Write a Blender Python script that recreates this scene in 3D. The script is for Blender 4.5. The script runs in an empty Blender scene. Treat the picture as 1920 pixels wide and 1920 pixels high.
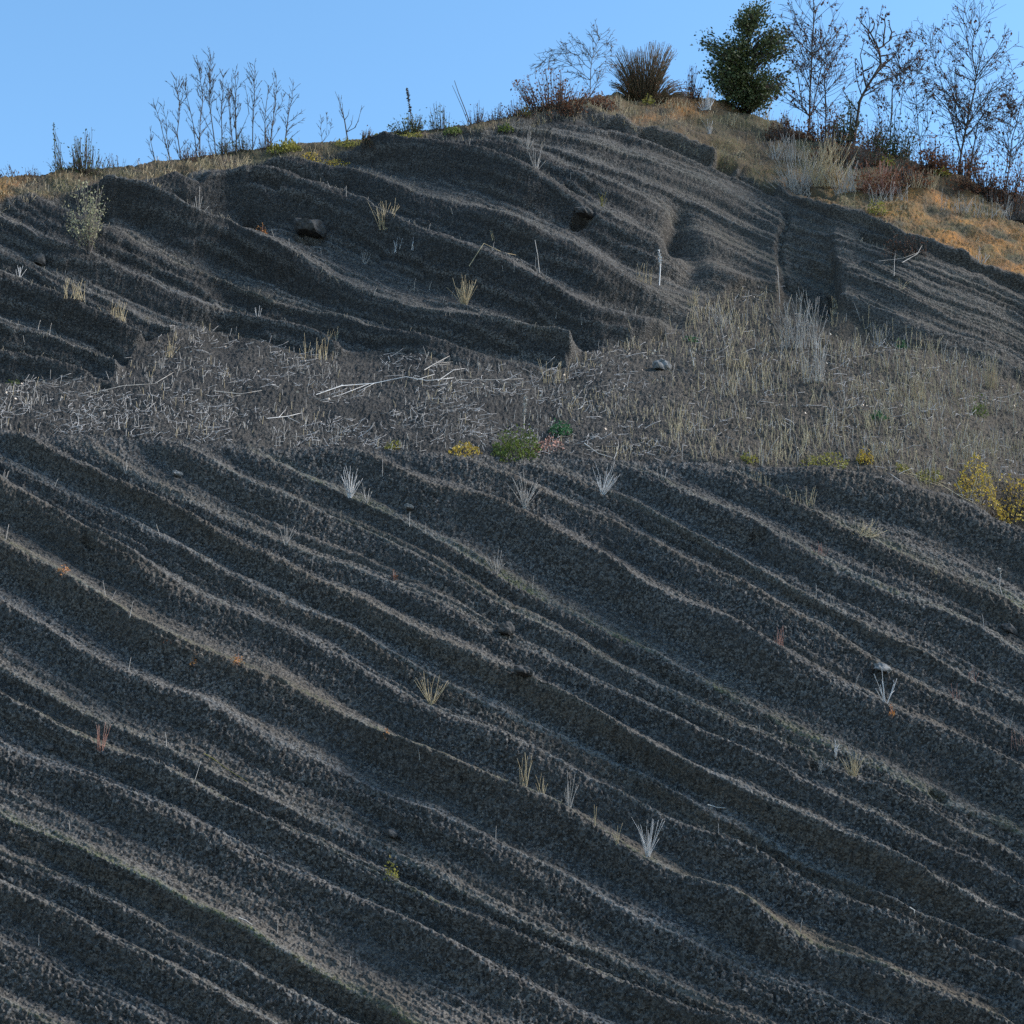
import bpy, math, random
import numpy as np
from mathutils import Vector

# ------------------------------------------------------------------ camera, sky, sun, exposure
scene = bpy.context.scene
COL = scene.collection
PITCH = math.radians(16.0)
HALF = math.radians(17.0)
FPX = 960.0 / math.tan(HALF)
CAM = np.array([0.0, 0.0, 1.6])
cam_data = bpy.data.cameras.new("camera")
cam_data.sensor_fit = 'HORIZONTAL'
cam_data.angle = 2 * HALF
cam_data.clip_start = 0.1
cam_data.clip_end = 6000
cam = bpy.data.objects.new("camera", cam_data)
cam.location = CAM
cam.rotation_euler = (math.pi / 2 + PITCH, 0, 0)
COL.objects.link(cam)
scene.camera = cam

SUN_EL, SUN_AZ = math.radians(38), math.radians(87)      # azimuth from +y (into the picture) towards +x
world = bpy.data.worlds.new("World")
scene.world = world
world.use_nodes = True
wn = world.node_tree.nodes
wl = world.node_tree.links
bg = wn["Background"]
sky = wn.new("ShaderNodeTexSky")
sky.sky_type = 'NISHITA'
sky.sun_disc = False
sky.sun_elevation = SUN_EL
sky.sun_rotation = SUN_AZ
sky.altitude = 400
sky.air_density = 1.0
sky.dust_density = 0.25
sky.ozone_density = 1.0
hsv = wn.new("ShaderNodeHueSaturation")
hsv.inputs["Hue"].default_value = 0.492
hsv.inputs["Saturation"].default_value = 1.16
wl.new(sky.outputs[0], hsv.inputs["Color"])
wl.new(hsv.outputs[0], bg.inputs[0])
bg.inputs[1].default_value = 0.13
sun_data = bpy.data.lights.new("sun", 'SUN')
sun_data.energy = 2.5
sun_data.angle = math.radians(26)
sun_data.color = (1.0, 0.955, 0.895)
sun = bpy.data.objects.new("sun", sun_data)
sdir = Vector((math.cos(SUN_EL) * math.sin(SUN_AZ), math.cos(SUN_EL) * math.cos(SUN_AZ), math.sin(SUN_EL)))
sun.rotation_euler = (-sdir).to_track_quat('-Z', 'Y').to_euler()
sun.location = (40, 20, 60)
COL.objects.link(sun)
scene.view_settings.view_transform = 'Standard'
scene.view_settings.look = 'None'
scene.view_settings.exposure = 1.28
scene.view_settings.gamma = 1.0
scene.view_settings.use_curve_mapping = False
scene.cycles.use_denoising = False

rng = np.random.default_rng(7)
random.seed(7)

# ------------------------------------------------------------------ helpers: rays, noise, materials
CP, SP = math.cos(PITCH), math.sin(PITCH)
def e_of(py):
    v = (960.0 - np.asarray(py, float)) / FPX
    return (SP + v * CP) / (CP - v * SP)
def at(px, py, y):
    """point seen at photo pixel (px, py) that lies at depth y"""
    u = (px - 960.0) / FPX
    v = (960.0 - py) / FPX
    k = y / (CP - v * SP)
    return np.array([u * k, y, CAM[2] + (SP + v * CP) * k])
TAB = rng.random((512, 512))
def vnoise(x, y, seed=0):
    x = x + seed * 37.31; y = y + seed * 91.77
    xi = np.floor(x).astype(np.int64); yi = np.floor(y).astype(np.int64)
    fx = x - xi; fy = y - yi
    fx = fx * fx * (3 - 2 * fx); fy = fy * fy * (3 - 2 * fy)
    x0 = xi & 511; x1 = (xi + 1) & 511; y0 = yi & 511; y1 = (yi + 1) & 511
    return ((TAB[x0, y0] * (1 - fx) + TAB[x1, y0] * fx) * (1 - fy)
            + (TAB[x0, y1] * (1 - fx) + TAB[x1, y1] * fx) * fy) * 2 - 1
def fbm(x, y, octv=4, seed=0, gain=0.5):
    s = 0; a = 1; t = 0
    for o in range(octv):
        s = s + a * vnoise(x * 2 ** o, y * 2 ** o, seed + o * 3); t += a; a *= gain
    return s / t
def sst(a, b, x):
    t = np.clip((x - a) / (b - a), 0, 1)
    return t * t * (3 - 2 * t)
def curve(pts):
    p = np.array(pts, float)
    def f(x):
        x = np.asarray(x, float)
        y = np.interp(x, p[:, 0], p[:, 1])
        s0 = (p[1, 1] - p[0, 1]) / (p[1, 0] - p[0, 0]); s1 = (p[-1, 1] - p[-2, 1]) / (p[-1, 0] - p[-2, 0])
        y = np.where(x < p[0, 0], p[0, 1] + np.clip(s0, 0.28, .6) * (x - p[0, 0]), y)
        return np.where(x > p[-1, 0], p[-1, 1] + np.clip(s1, 0.25, .6) * (x - p[-1, 0]), y)
    return f

def mat(name, rough=0.9):
    m = bpy.data.materials.new(name)
    m.use_nodes = True
    b = m.node_tree.nodes["Principled BSDF"]
    b.inputs["Roughness"].default_value = rough
    b.inputs["Specular IOR Level"].default_value = 0.2
    return m, m.node_tree.nodes, m.node_tree.links, b
def plain(name, c1, c2, scale=8.0, rough=0.85, trans=0.0):
    """a colour that wanders between c1 and c2 over the surface"""
    m, n, l, b = mat(name, rough)
    tc = n.new("ShaderNodeTexCoord")
    nz = n.new("ShaderNodeTexNoise"); nz.inputs["Scale"].default_value = scale; nz.inputs["Detail"].default_value = 3
    l.new(tc.outputs["Object"], nz.inputs["Vector"])
    rp = n.new("ShaderNodeValToRGB")
    rp.color_ramp.elements[0].position = 0.32; rp.color_ramp.elements[1].position = 0.68
    rp.color_ramp.elements[0].color = (*c1, 1); rp.color_ramp.elements[1].color = (*c2, 1)
    l.new(nz.outputs["Fac"], rp.inputs[0]); l.new(rp.outputs[0], b.inputs["Base Color"])
    if trans > 0:
        tr = n.new("ShaderNodeBsdfTranslucent"); l.new(rp.outputs[0], tr.inputs[0])
        mx = n.new("ShaderNodeMixShader"); mx.inputs[0].default_value = trans
        l.new(b.outputs[0], mx.inputs[1]); l.new(tr.outputs[0], mx.inputs[2])
        l.new(mx.outputs[0], n["Material Output"].inputs[0])
    return m

# ------------------------------------------------------------------ the quarry face
# crest of the hill, top of the cinder, foot of the upper face, lip of the lower face (photo pixels)
CREST = curve([(-600, 420), (0, 333), (100, 325), (200, 315), (250, 308), (330, 300), (420, 288), (520, 275), (600, 268), (680, 256),
               (760, 246), (860, 236), (950, 222), (1000, 207), (1050, 192), (1100, 182), (1200, 178), (1300, 182), (1380, 202),
               (1450, 230), (1520, 255), (1600, 275), (1700, 300), (1800, 328), (1920, 368), (2500, 620)])
CAP = curve([(-600, 470), (0, 375), (100, 370), (200, 362), (330, 335), (420, 322), (520, 305), (600, 297), (700, 278), (800, 262), (900, 248),
             (980, 226), (1050, 212), (1100, 215), (1150, 226), (1230, 250), (1330, 290), (1430, 340), (1480, 368), (1560, 395),
             (1620, 412), (1700, 440), (1800, 478), (1920, 530), (2500, 790)])
FOOT = curve([(-600, 740), (0, 715), (120, 710), (195, 716), (230, 690), (250, 660), (300, 632), (350, 614), (430, 622), (500, 642), (560, 660),
              (640, 665), (700, 655), (800, 672), (900, 692), (1000, 697), (1050, 690), (1090, 660), (1150, 642), (1250, 634),
              (1290, 610), (1330, 562), (1400, 527), (1460, 527), (1540, 548), (1580, 592), (1640, 628), (1740, 655), (1830, 692),
              (1920, 718), (2500, 880)])
LIP = curve([(-600, 800), (0, 806), (200, 815), (400, 826), (540, 838), (640, 838), (850, 846), (1000, 852), (1150, 858), (1280, 864), (1420, 872),
             (1540, 874), (1620, 888), (1700, 908), (1780, 926), (1850, 945), (1920, 985), (2500, 1150)])

# beds of the lower face, top right to bottom left: (points, relief m, width of the steep part, dust, moss, brown)
LOW = [
 ([(1400,874),(1535,880),(1610,892),(1685,916),(1760,940),(1835,970),(1920,1010)], .50,.75,.3,.2,.0),
 ([(1340,870),(1435,910),(1510,955),(1560,980),(1635,1015),(1710,1050),(1785,1085),(1860,1120),(1920,1145)], .28,.45,.8,.8,.3),
 ([(1080,855),(1135,860),(1200,880),(1260,915),(1335,955),(1410,990),(1485,1030),(1560,1070),(1610,1100),(1685,1125),(1760,1150),(1835,1195),(1920,1235)], .36,.5,.6,.5,.1),
 ([(1000,862),(1075,890),(1135,920),(1210,955),(1260,990),(1320,1015),(1385,1055),(1460,1095),(1535,1130),(1610,1170),(1685,1210),(1760,1245),(1835,1285),(1920,1320)], .28,.5,.6,.15,.1),
 ([(850,855),(900,870),(960,897),(1060,940),(1160,980),(1220,1015),(1310,1060),(1390,1090),(1460,1130),(1535,1172),(1610,1217),(1685,1267),(1760,1298),(1835,1333),(1920,1378)], .24,.5,.7,.05,.2),
 ([(600,840),(675,855),(750,890),(825,925),(900,950),(960,978),(1010,1005),(1085,1045),(1160,1080),(1235,1125),(1310,1160),(1385,1200),(1435,1230),(1510,1265),(1585,1305),(1660,1340),(1710,1360),(1785,1395),(1860,1435),(1920,1465)], .62,.66,.55,.1,.1),
 ([(480,850),(525,870),(600,910),(675,942),(750,975),(825,1015),(900,1055),(960,1090),(1085,1158),(1160,1198),(1260,1250),(1360,1300),(1460,1355),(1560,1400),(1660,1445),(1790,1510),(1920,1565)], .22,.35,.8,.75,.35),
 ([(330,835),(400,880),(475,920),(565,950),(650,980),(725,1015),(800,1050),(875,1095),(950,1140),(1010,1170),(1085,1215),(1160,1255),(1235,1290),(1310,1330),(1385,1358),(1440,1375),(1500,1400),(1535,1422),(1600,1455),(1670,1482),(1710,1510),(1785,1545),(1860,1577),(1920,1610)], .36,.45,.7,.45,.3),
 ([(150,830),(230,880),(300,915),(375,950),(450,980),(525,1025),(575,1040),(650,1067),(725,1095),(800,1125),(875,1155),(960,1200),(1035,1235),(1110,1275),(1185,1312),(1260,1345),(1360,1392),(1460,1440),(1560,1490),(1700,1560),(1920,1670)], .28,.45,.6,.15,.3),
 ([(0,813),(50,832),(125,872),(200,900),(280,935),(350,967),(425,1015),(500,1050),(575,1090),(650,1125),(725,1160),(800,1200),(900,1250),(960,1280),(1080,1345),(1185,1398),(1260,1432),(1360,1485),(1460,1530),(1560,1580),(1660,1630),(1760,1680),(1920,1745)], .58,.55,.65,.1,.3),
 ([(200,960),(280,1000),(350,1040),(430,1080),(500,1112),(575,1147),(650,1178),(725,1222),(800,1266),(875,1302),(950,1340),(1000,1362),(1085,1394),(1160,1437),(1260,1489),(1335,1530),(1410,1562),(1500,1607),(1600,1654),(1700,1702),(1920,1795)], .30,.4,.9,.1,.1),
 ([(0,915),(65,945),(150,1000),(215,1025),(280,1062),(350,1102),(425,1142),(500,1170),(565,1197),(625,1232),(700,1272),(775,1312),(850,1350),(960,1399),(1010,1422),(1085,1462),(1160,1497),(1235,1537),(1310,1564),(1385,1590),(1460,1628),(1535,1667),(1610,1703),(1685,1735),(1760,1772),(1835,1808),(1920,1848)], .46,.5,.6,.1,.1),
 ([(0,1035),(50,1055),(100,1082),(150,1112),(225,1157),(280,1190),(325,1215),(425,1252),(500,1278),(575,1317),(650,1357),(725,1397),(800,1437),(875,1464),(925,1492),(960,1508),(1010,1522),(1060,1538),(1120,1568),(1160,1600),(1220,1627),(1285,1660),(1360,1692),(1410,1730),(1460,1757),(1535,1786),(1610,1808),(1685,1842),(1760,1880),(1835,1915)], .62,.5,.75,.55,1.0),
 ([(0,1135),(50,1160),(100,1195),(150,1230),(200,1252),(250,1277),(310,1302),(375,1318),(435,1348),(500,1390),(575,1418),(650,1457),(725,1497),(800,1527),(875,1562),(960,1607),(1035,1642),(1110,1682),(1185,1726),(1260,1757),(1360,1801),(1460,1841),(1535,1866),(1650,1920)], .34,.5,.9,.05,.0),
 ([(0,1262),(60,1292),(130,1330),(200,1362),(280,1390),(350,1420),(425,1462),(500,1500),(575,1530),(650,1560),(715,1590),(800,1640),(900,1690),(960,1722),(1035,1755),(1160,1806),(1310,1870),(1420,1915)], .20,.3,.6,.2,.1),
 ([(0,1315),(60,1345),(130,1385),(200,1417),(280,1437),(325,1466),(360,1486),(425,1516),(500,1547),(575,1586),(650,1626),(715,1656),(775,1682),(850,1721),(925,1751),(960,1764),(1035,1792),(1085,1816),(1160,1842),(1235,1876),(1310,1907)], .50,.55,.85,.45,.4),
 ([(0,1405),(100,1440),(200,1475),(300,1522),(375,1550),(425,1576),(475,1606),(550,1637),(625,1676),(700,1706),(775,1742),(850,1781),(925,1821),(960,1841),(1010,1862),(1060,1886),(1125,1915)], .34,.45,1.0,.0,.0),
 ([(0,1535),(100,1577),(200,1627),(300,1677),(400,1727),(475,1768),(550,1815),(625,1848),(700,1890),(750,1920)], .46,.42,.8,1.0,.6),
 ([(0,1602),(100,1640),(200,1687),(300,1737),(400,1790),(500,1845),(600,1895)], .22,.5,.5,.1,.0),
 ([(0,1668),(75,1700),(150,1737),(225,1776),(300,1812),(375,1851),(425,1876),(500,1920)], .38,.5,.9,.15,.2),
 ([(0,1772),(100,1817),(200,1868),(300,1915)], .18,.6,.4,.0,.0),
 ([(0,1880),(50,1900),(90,1920)], .34,.5,.8,.5,.4),
 ([(-150,1900),(0,1985),(90,2030)], .34,.5,.6,.2,.2),
]
# beds of the upper face
UPP = [
 ([(600,150),(900,190),(1000,206),(1050,214),(1100,216),(1150,227),(1230,252),(1330,293),(1430,343),(1480,370),(1620,413),(1700,438),(1800,475),(1920,525)], .26,.5,.7,.1,.5),
 ([(800,225),(970,237),(1050,247),(1150,277),(1250,312),(1350,352),(1420,392),(1460,417),(1535,430),(1610,450),(1760,505),(1850,542),(1920,572)], .22,.5,.9,.2,.3),
 ([(700,230),(950,248),(1050,275),(1130,300),(1200,330),(1300,375),(1400,430),(1460,455),(1520,465),(1590,482),(1700,525),(1800,562),(1920,605)], .20,.5,.8,.1,.2),
 ([(600,230),(930,258),(1000,282),(1100,322),(1200,365),(1300,420),(1400,470),(1460,498),(1560,512),(1650,530),(1740,567),(1850,607),(1920,637)], .26,.5,.9,.25,.5),
 ([(500,250),(780,281),(850,287),(930,312),(1000,342),(1080,377),(1150,422),(1200,452),(1240,467),(1310,497),(1400,530),(1560,570),(1650,597),(1750,627),(1850,660),(1920,690)], .55,.5,.85,.25,.3),
 ([(450,285),(580,310),(650,320),(750,350),(850,380),(950,420),(1060,470),(1150,520),(1280,580),(1400,640)], .36,.45,.85,.1,.3),
 ([(330,335),(400,342),(470,347),(560,362),(640,387),(700,412),(780,452),(860,482),(960,512),(1040,560),(1130,602),(1280,640)], .60,.55,.8,.1,.2),
 ([(200,365),(260,382),(330,412),(400,442),(470,472),(540,502),(620,532),(700,562),(800,592),(900,612),(1000,642),(1060,667)], .62,.5,.85,.15,.3),
 ([(100,380),(200,430),(280,465),(360,500),(430,540),(500,565),(600,590),(700,620),(800,640),(900,665)], .34,.5,.5,.3,.5),
 ([(0,425),(50,446),(100,474),(170,484),(215,502),(280,537),(350,567),(430,597),(500,604),(560,617),(640,660)], .40,.45,1.,.0,.1),
 ([(0,472),(60,492),(120,522),(200,565),(300,615),(400,650)], .25,.5,.8,.1,.2),
 ([(0,540),(70,560),(140,590),(200,617),(245,637),(400,690)], .48,.5,.6,.3,.3),
 ([(0,618),(50,625),(110,646),(170,670),(220,692)], .40,.6,.7,.0,.1),
 ([(0,665),(80,682),(180,710)], .3,.5,.6,.0,.0),
]

dx = 1.75
pxs = np.concatenate([np.arange(-620, -30, 9.0), np.arange(-30, 1952, dx), np.arange(1956, 2560, 9.0)])
NC = len(pxs)
NR = 1030
tt = np.linspace(0, 1, NR)
tb = np.concatenate([[0], 0.02 + 0.98 * tt])          # one long row below the frame
NR = len(tb)
PYB = 2000.0
crest = CREST(pxs) + 3.0 * fbm(pxs / 40, pxs * 0 + 3.1, 3)
PX = np.broadcast_to(pxs[None, :], (NR, NC)).copy()
PY = PYB + (crest[None, :] - PYB) * tb[:, None]
PY[0] = 2230.0
def smooth1(v, w):
    k = np.exp(-0.5 * ((np.arange(-3 * w, 3 * w + 1)) / w) ** 2); k /= k.sum()
    return np.convolve(np.pad(v, 3 * w, mode='edge'), k, 'valid')
ux = np.arange(-900, 2900, 10.0)
foot_s = np.interp(pxs, ux, smooth1(FOOT(ux), 16))
cap_s = np.interp(pxs, ux, smooth1(CAP(ux), 4))
lip_s = np.interp(pxs, ux, smooth1(LIP(ux), 5))
E = e_of(PY)
wob = fbm(PX / 300, PY / 260, 3, 11)
S = 1.22 + 0.10 * wob
low2ledge = sst(lip_s + 75, lip_s - 14, PY)
S = S * (1 - low2ledge) + (0.77 + 0.06 * wob) * low2ledge
l2u = sst(foot_s + 25, foot_s - 40, PY)
S = S * (1 - l2u) + (1.36 + 0.16 * wob) * l2u
u2c = sst(cap_s + 12, cap_s - 14, PY)
S = S * (1 - u2c) + (0.92 + 0.06 * wob) * u2c
u2t = sst(crest + 16, crest - 4, PY)
S = S * (1 - u2t) + 0.70 * u2t
G = 1.0 / (S - E)
LN = np.zeros_like(E)
LN[1:] = np.cumsum(0.5 * (G[1:] + G[:-1]) * (E[1:] - E[:-1]), axis=0)
LN -= LN[1:2]
YB = 34.0 * (1 + 0.02 * fbm(pxs / 500, pxs * 0, 2, 5))[None, :]
Y = YB * np.exp(LN)
U = (PX - 960) / FPX
V = (960 - PY) / FPX
K = Y / (CP - V * SP)
P = np.stack([U * K, Y, CAM[2] + E * Y], -1)
du = np.gradient(P, axis=1); dv = np.gradient(P, axis=0)
N = np.cross(du, dv)
N /= np.linalg.norm(N, axis=-1, keepdims=True) + 1e-12
# smooth the displacement direction a little along columns
X3 = P[..., 0]; Z3 = P[..., 2] * 1.25

def beds(lines, py, subpx, suba, subexp, ledge):
    """relief and colour weights of a stack of beds"""
    ys = np.stack([smooth1(curve(l[0])(pxs), 16) for l in lines], 0)
    for k in range(1, len(lines)):
        ys[k] = np.maximum(ys[k], ys[k - 1] + 14)
    n = len(lines)
    out = np.zeros_like(py); dust_light = np.zeros_like(py); moss = np.zeros_like(py); brown = np.zeros_like(py); steep = np.zeros_like(py)
    lev = np.zeros_like(py)
    for k in range(-1, n):
        y0 = ys[k][None, :] if k >= 0 else (ys[0] - 110)[None, :]
        y1 = ys[k + 1][None, :] if k + 1 < n else (ys[n - 1] + 90)[None, :]
        a0, w = (lines[k][1], lines[k][2]) if k >= 0 else (.3, .4)
        a1, du_, mo, br = (lines[k + 1][1], lines[k + 1][3], lines[k + 1][4], lines[k + 1][5]) if k + 1 < n else (.3, .3, 0, 0)
        m = (py >= y0) & (py < y1) if k + 1 < n else (py >= y0)
        if k == -1: m = py < y1
        h = np.maximum(y1 - y0, 12)
        t = np.clip((py - y0) / h, 0, 1)
        ww = np.clip(w + 0.12 * vnoise(PX / 90, PY * 0 + k * 7.7, 40), .2, .85)
        wpx = np.minimum(ww * h, 62.0)
        w2 = wpx / h
        hs = np.clip(h / 55.0, .35, 1.25)
        drop = 1 - sst(0, 1, t / w2)
        fade = 0.8 + 0.38 * vnoise(PX / 150, PY * 0 + k * 5.3, 44)
        rise = np.clip((t - w2) / (1 - w2), 0, 1)
        fade1 = 0.8 + 0.38 * vnoise(PX / 150, PY * 0 + (k + 1) * 5.3, 44)
        prof = np.where(t < w2, a0 * hs * drop * fade, a1 * hs * fade1 * rise ** 1.45)
        ns = np.maximum(1, np.round((y1 - y0) / subpx))
        ph = t * ns + 0.45 * vnoise(PX / 170, PY * 0 + k * 3.7, 46)
        fr = ph - np.floor(ph)
        mod = np.clip(.55 + .9 * vnoise(PX / 130 + np.floor(ph) * 7.3, PY * 0 + k * 2.1 + np.floor(ph), 47), 0, 1.3)
        prof = prof + suba * mod * (fr ** subexp) * (1 - sst(.82, 1, fr)) * np.clip(h / 30, .3, 1)
        out = np.where(m, prof, out)
        band = np.clip((py - y1) / 30.0 + 1, 0, 1)          # strip just above the next crest
        wide = rise ** 0.6
        dust_light = np.where(m, du_ * np.maximum(band ** 1.3 * (t > 0.25), .75 * rise ** 1.4), dust_light)  # dusty shelves, widened so the pale tone also paints light towards each crest
        moss = np.where(m, mo * np.clip((py - y1) / 26.0 + 1, 0, 1), moss)
        dust_light = np.where(m, np.maximum(dust_light, ledge * np.clip(mod, 0, 1) * np.exp(-((fr - .88) / .10) ** 2) * np.clip(h / 30, .3, 1)), dust_light)
        brown = np.where(m, br * wide, brown)
        steep = np.where(m, np.where(t < w2, 1 - np.abs(t / w2 * 2 - 1) ** 3, 0), steep)
        lev = np.where(m, k + t, lev)
    return out, dust_light, moss, brown, steep, lev

warp = (3.6 - 1 * sst(1100, 1300, PX) * (PY < 720)) * fbm(PX / 70, PY / 70, 3, 21) + 2.3 * fbm(PX / 13, PY / 13, 3, 23)
d1, du1, mo1, br1, st1, lv1 = beds(LOW, PY + warp, 14.0, .12, 1.8, .3)
d2, du2, mo2, br2, st2, lv2 = beds(UPP, PY + warp, 14.0, .20, 3.2, 1.5)
foot = FOOT(pxs)[None, :] + 5 * fbm(PX / 30, PY / 30, 3, 31)
lip = LIP(pxs)[None, :] + 2 * fbm(PX / 30, PY / 30, 2, 32)
capl = CAP(pxs)[None, :] + 4.5 * fbm(PX / 32, PY / 60, 4, 33)
mlow = sst(lip - 3, lip + 32, PY)
mupp = sst(foot + 3, foot - 9, PY) * sst(capl - 8, capl + 2, PY)
mtop = sst(capl + 3, capl - 4, PY)
mtopc = sst(capl - 3, capl - 9, PY)
mledge = np.clip(1 - sst(lip - 2, lip + 6, PY), 0, 1) * (1 - sst(foot + 3, foot - 6, PY))
def soft(a, w):
    k = np.exp(-0.5 * (np.arange(-3 * w, 3 * w + 1) / w) ** 2); k /= k.sum()
    p = np.pad(a, ((3 * w, 3 * w), (0, 0)), mode='edge')
    return sum(k[i] * p[i:i + a.shape[0]] for i in range(len(k)))
d1 = soft(d1, 2); d2 = soft(d2, 1)
# thin beds
def thin(lev, seed, n):
    q = lev * n + 0.25 * fbm(PX / 120, PY / 120, 2, seed)
    a = vnoise(q, PX / 330 + PY / 900, seed) * 0.6 + vnoise(q * 2.3, PX / 240 + PY / 700, seed + 1) * 0.4
    return a
th1 = thin(lv1, 61, 6.5); th2 = thin(lv2, 67, 6.0)
lumps = fbm(X3 / 1.6, Z3 / 1.6, 3, 71)
lumpu = fbm(X3 / 2.2, Z3 / 1.3, 4, 73)
D = mlow * (1.05 * d1 - 0.21 + 0.115 * th1 + 0.07 * lumps)
right = sst(1120, 1300, PX)
D = D + mupp * (d2 * (1.85 - 1.0 * right) - 0.40 + .20 * right + 0.11 * th2 * (0.6 + right * .5) + 0.18 * lumpu * (1 - 0.75 * right)) + (1 - mlow) * mledge * (0.0 + 0.20 * lumps)
edge = sst(1040, 1120, PX)
D = D + mtop * (0.0 + 0.30 * fbm(X3 / 1.3, Z3 / 1.0, 4, 75) * (.6 + .7 * edge) + .12 * edge * np.exp(-((capl - PY) / 10) ** 2))
D = D - (1 - mtop) * edge * .22 * np.exp(-((PY - capl - 5) / 5) ** 2)
# gully between the upper face and the buttress, cavities, cracks
def seg(x0, y0, x1, y1, wd):
    ex, ey = x1 - x0, y1 - y0
    t = np.clip(((PX - x0) * ex + (PY - y0) * ey) / (ex * ex + ey * ey), 0, 1)
    d = np.hypot(PX - x0 - t * ex, PY - y0 - t * ey)
    return np.exp(-(d / wd) ** 2)
wx = PX + 5 * fbm(PX / 20, PY / 26, 3, 81) + 15 * vnoise(PX * 0, PY / 50, 83)
gul = sst(1452, 1472, wx) * sst(1572 + (PY - 480) * 0.15, 1546 + (PY - 480) * .15, wx) * sst(385, 520, PY) * sst(610, 540, PY) * (1 + .5 * fbm(PX / 30, PY / 22, 3, 82))
D = D - 1.15 * gul * np.clip((PX - 1420) / 120, 0.35, 1)
D = D - 0.55 * seg(1280, 430, 1300, 500, 26) - 0.5 * seg(1275, 400, 1260, 470, 16)
D = D + 0.5 * sst(1555, 1590, wx) * sst(490, 505, PY) * sst(640, 560, PY) * sst(1760, 1600, PX)
cr = np.zeros_like(D)
for x0, y0, x1, y1, w, a in [(192, 482, 258, 515, 6, .8), (1352, 300, 1372, 312, 9, .9), (1390, 322, 1448, 352, 7, .8), (1205, 248, 1330, 300, 5, .5), (460, 408, 482, 416, 8, .9),
                             (560, 438, 600, 442, 6, .45), (1080, 410, 1105, 412, 6, .7), (1475, 345, 1560, 372, 6, .6), (180, 385, 200, 402, 9, .5), (1620, 436, 1690, 462, 7, .35),
                             (340, 330, 372, 345, 7, .4), (480, 360, 520, 372, 7, .4), (160, 1022, 176, 1032, 5, .35), (505, 1282, 530, 1292, 4, .35), (1525, 1425, 1538, 1432, 5, .35), (1750, 1478, 1772, 1492, 5, .4),
                             (1415, 1008, 1435, 1014, 5, .3), (190, 722, 202, 724, 4, .4), (1895, 395, 1925, 405, 12, .8)]:
    g = seg(x0, y0, x1, y1, w)
    D = D - a * g
    cr = np.maximum(cr, g)
# dark hollow behind the lip at the far right
D = D - 1.7 * seg(1885, 945, 1990, 965, 26)
# a narrow cleft down the gully edge
D = D - .26 * np.exp(-((wx - 1462) / 6) ** 2) * sst(375, 400, PY) * sst(545, 520, PY)
# cinder grain
rough = np.clip(0.75 + 0.5 * (st1 * mlow + st2 * mupp) - 0.5 * (du1 * mlow + du2 * mupp) - 0.2 * (br1 * mlow), .3, 1.3) * (1 - .45 * mupp * right) * (1 - .2 * mupp)
g1 = vnoise(X3 / 0.12, Z3 / 0.12, 91); g2 = vnoise(X3 / 0.065, Z3 / 0.065, 92); g3 = vnoise(X3 / 0.045, Z3 / 0.045, 95)
D = D + rough * (0.016 * g1 + 0.044 * g2 + 0.050 * g3) + 0.03 * fbm(X3 / 0.5, Z3 / 0.5, 2, 93)
P = P + N * D[..., None]
P[0, :, 2] = np.minimum(P[0, :, 2], -1.0)
# hidden back of the hill
NB = 26
back = np.linspace(0.08, 1, NB) ** 2 * 160
BP = np.repeat(P[-1:, :, :], NB, 0).copy()
BP[..., 1] += back[:, None]
BP[..., 0] *= (1 + back[:, None] / 66.0 * .6)
BP[..., 2] -= (0.10 * back + 0.0009 * back ** 2)[:, None]
BP[..., 2] += 0.25 * fbm(BP[..., 0] / 3, BP[..., 1] / 3, 3, 97) * np.minimum(back[:, None], 1)
ALL = np.concatenate([P, BP], 0)
NRA = ALL.shape[0]
def pad(a, v=None):
    return np.concatenate([a, np.repeat(a[-1:], NB, 0) if v is None else np.full((NB, NC), v)], 0)
uneven = .45 + .9 * np.clip(fbm(PX / 110, PY / 60, 3, 121) + .35, 0, 1)
dust_light = np.clip(mlow * du1 * uneven + .40 * mupp * du2 + 0.04 * mledge + .12 * (mlow * np.clip(th1, 0, 1) + mupp * np.clip(th2 * 1.3, 0, 1)), 0, 1)
moss = np.clip(mlow * mo1 * (0.55 + 0.8 * fbm(PX / 60, PY / 60, 3, 101)) + mupp * mo2 * .5 * (0.6 + fbm(PX / 50, PY / 50, 2, 103)) + mtopc * (.25 + .5 * fbm(PX / 40, PY / 25, 3, 104)), 0, 1)
brown = np.clip(mlow * .40 * np.clip(vnoise(lv1 * 3.1, PX / 700, 131) * 1.6, 0, 1) + mlow * br1 * (.75 + .4 * fbm(PX / 120, PY / 120, 2, 105)) + mupp * (br2 * .6 + .35 * right) + mtopc * 1.0 + mledge * (.30 + .45 * sst(1000, 1500, PX)), 0, 1)
oc = sst(1380, 1800, PX) * sst(330, 400, PY + (1920 - PX) * .12) + .55 * sst(1150, 1230, PX) * sst(230, 215, PY) + .45 * sst(160, 20, PX) + .12
ochre = np.clip(mtopc * oc * (0.50 + 1.1 * fbm(PX / 60 + PY / 40, PY / 22 - PX / 50, 4, 107)), 0, 1)
colA = np.stack([pad(dust_light, 0), pad(moss, .3), pad(brown, 1), pad(ochre, .2)], -1).astype(np.float32)

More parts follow.
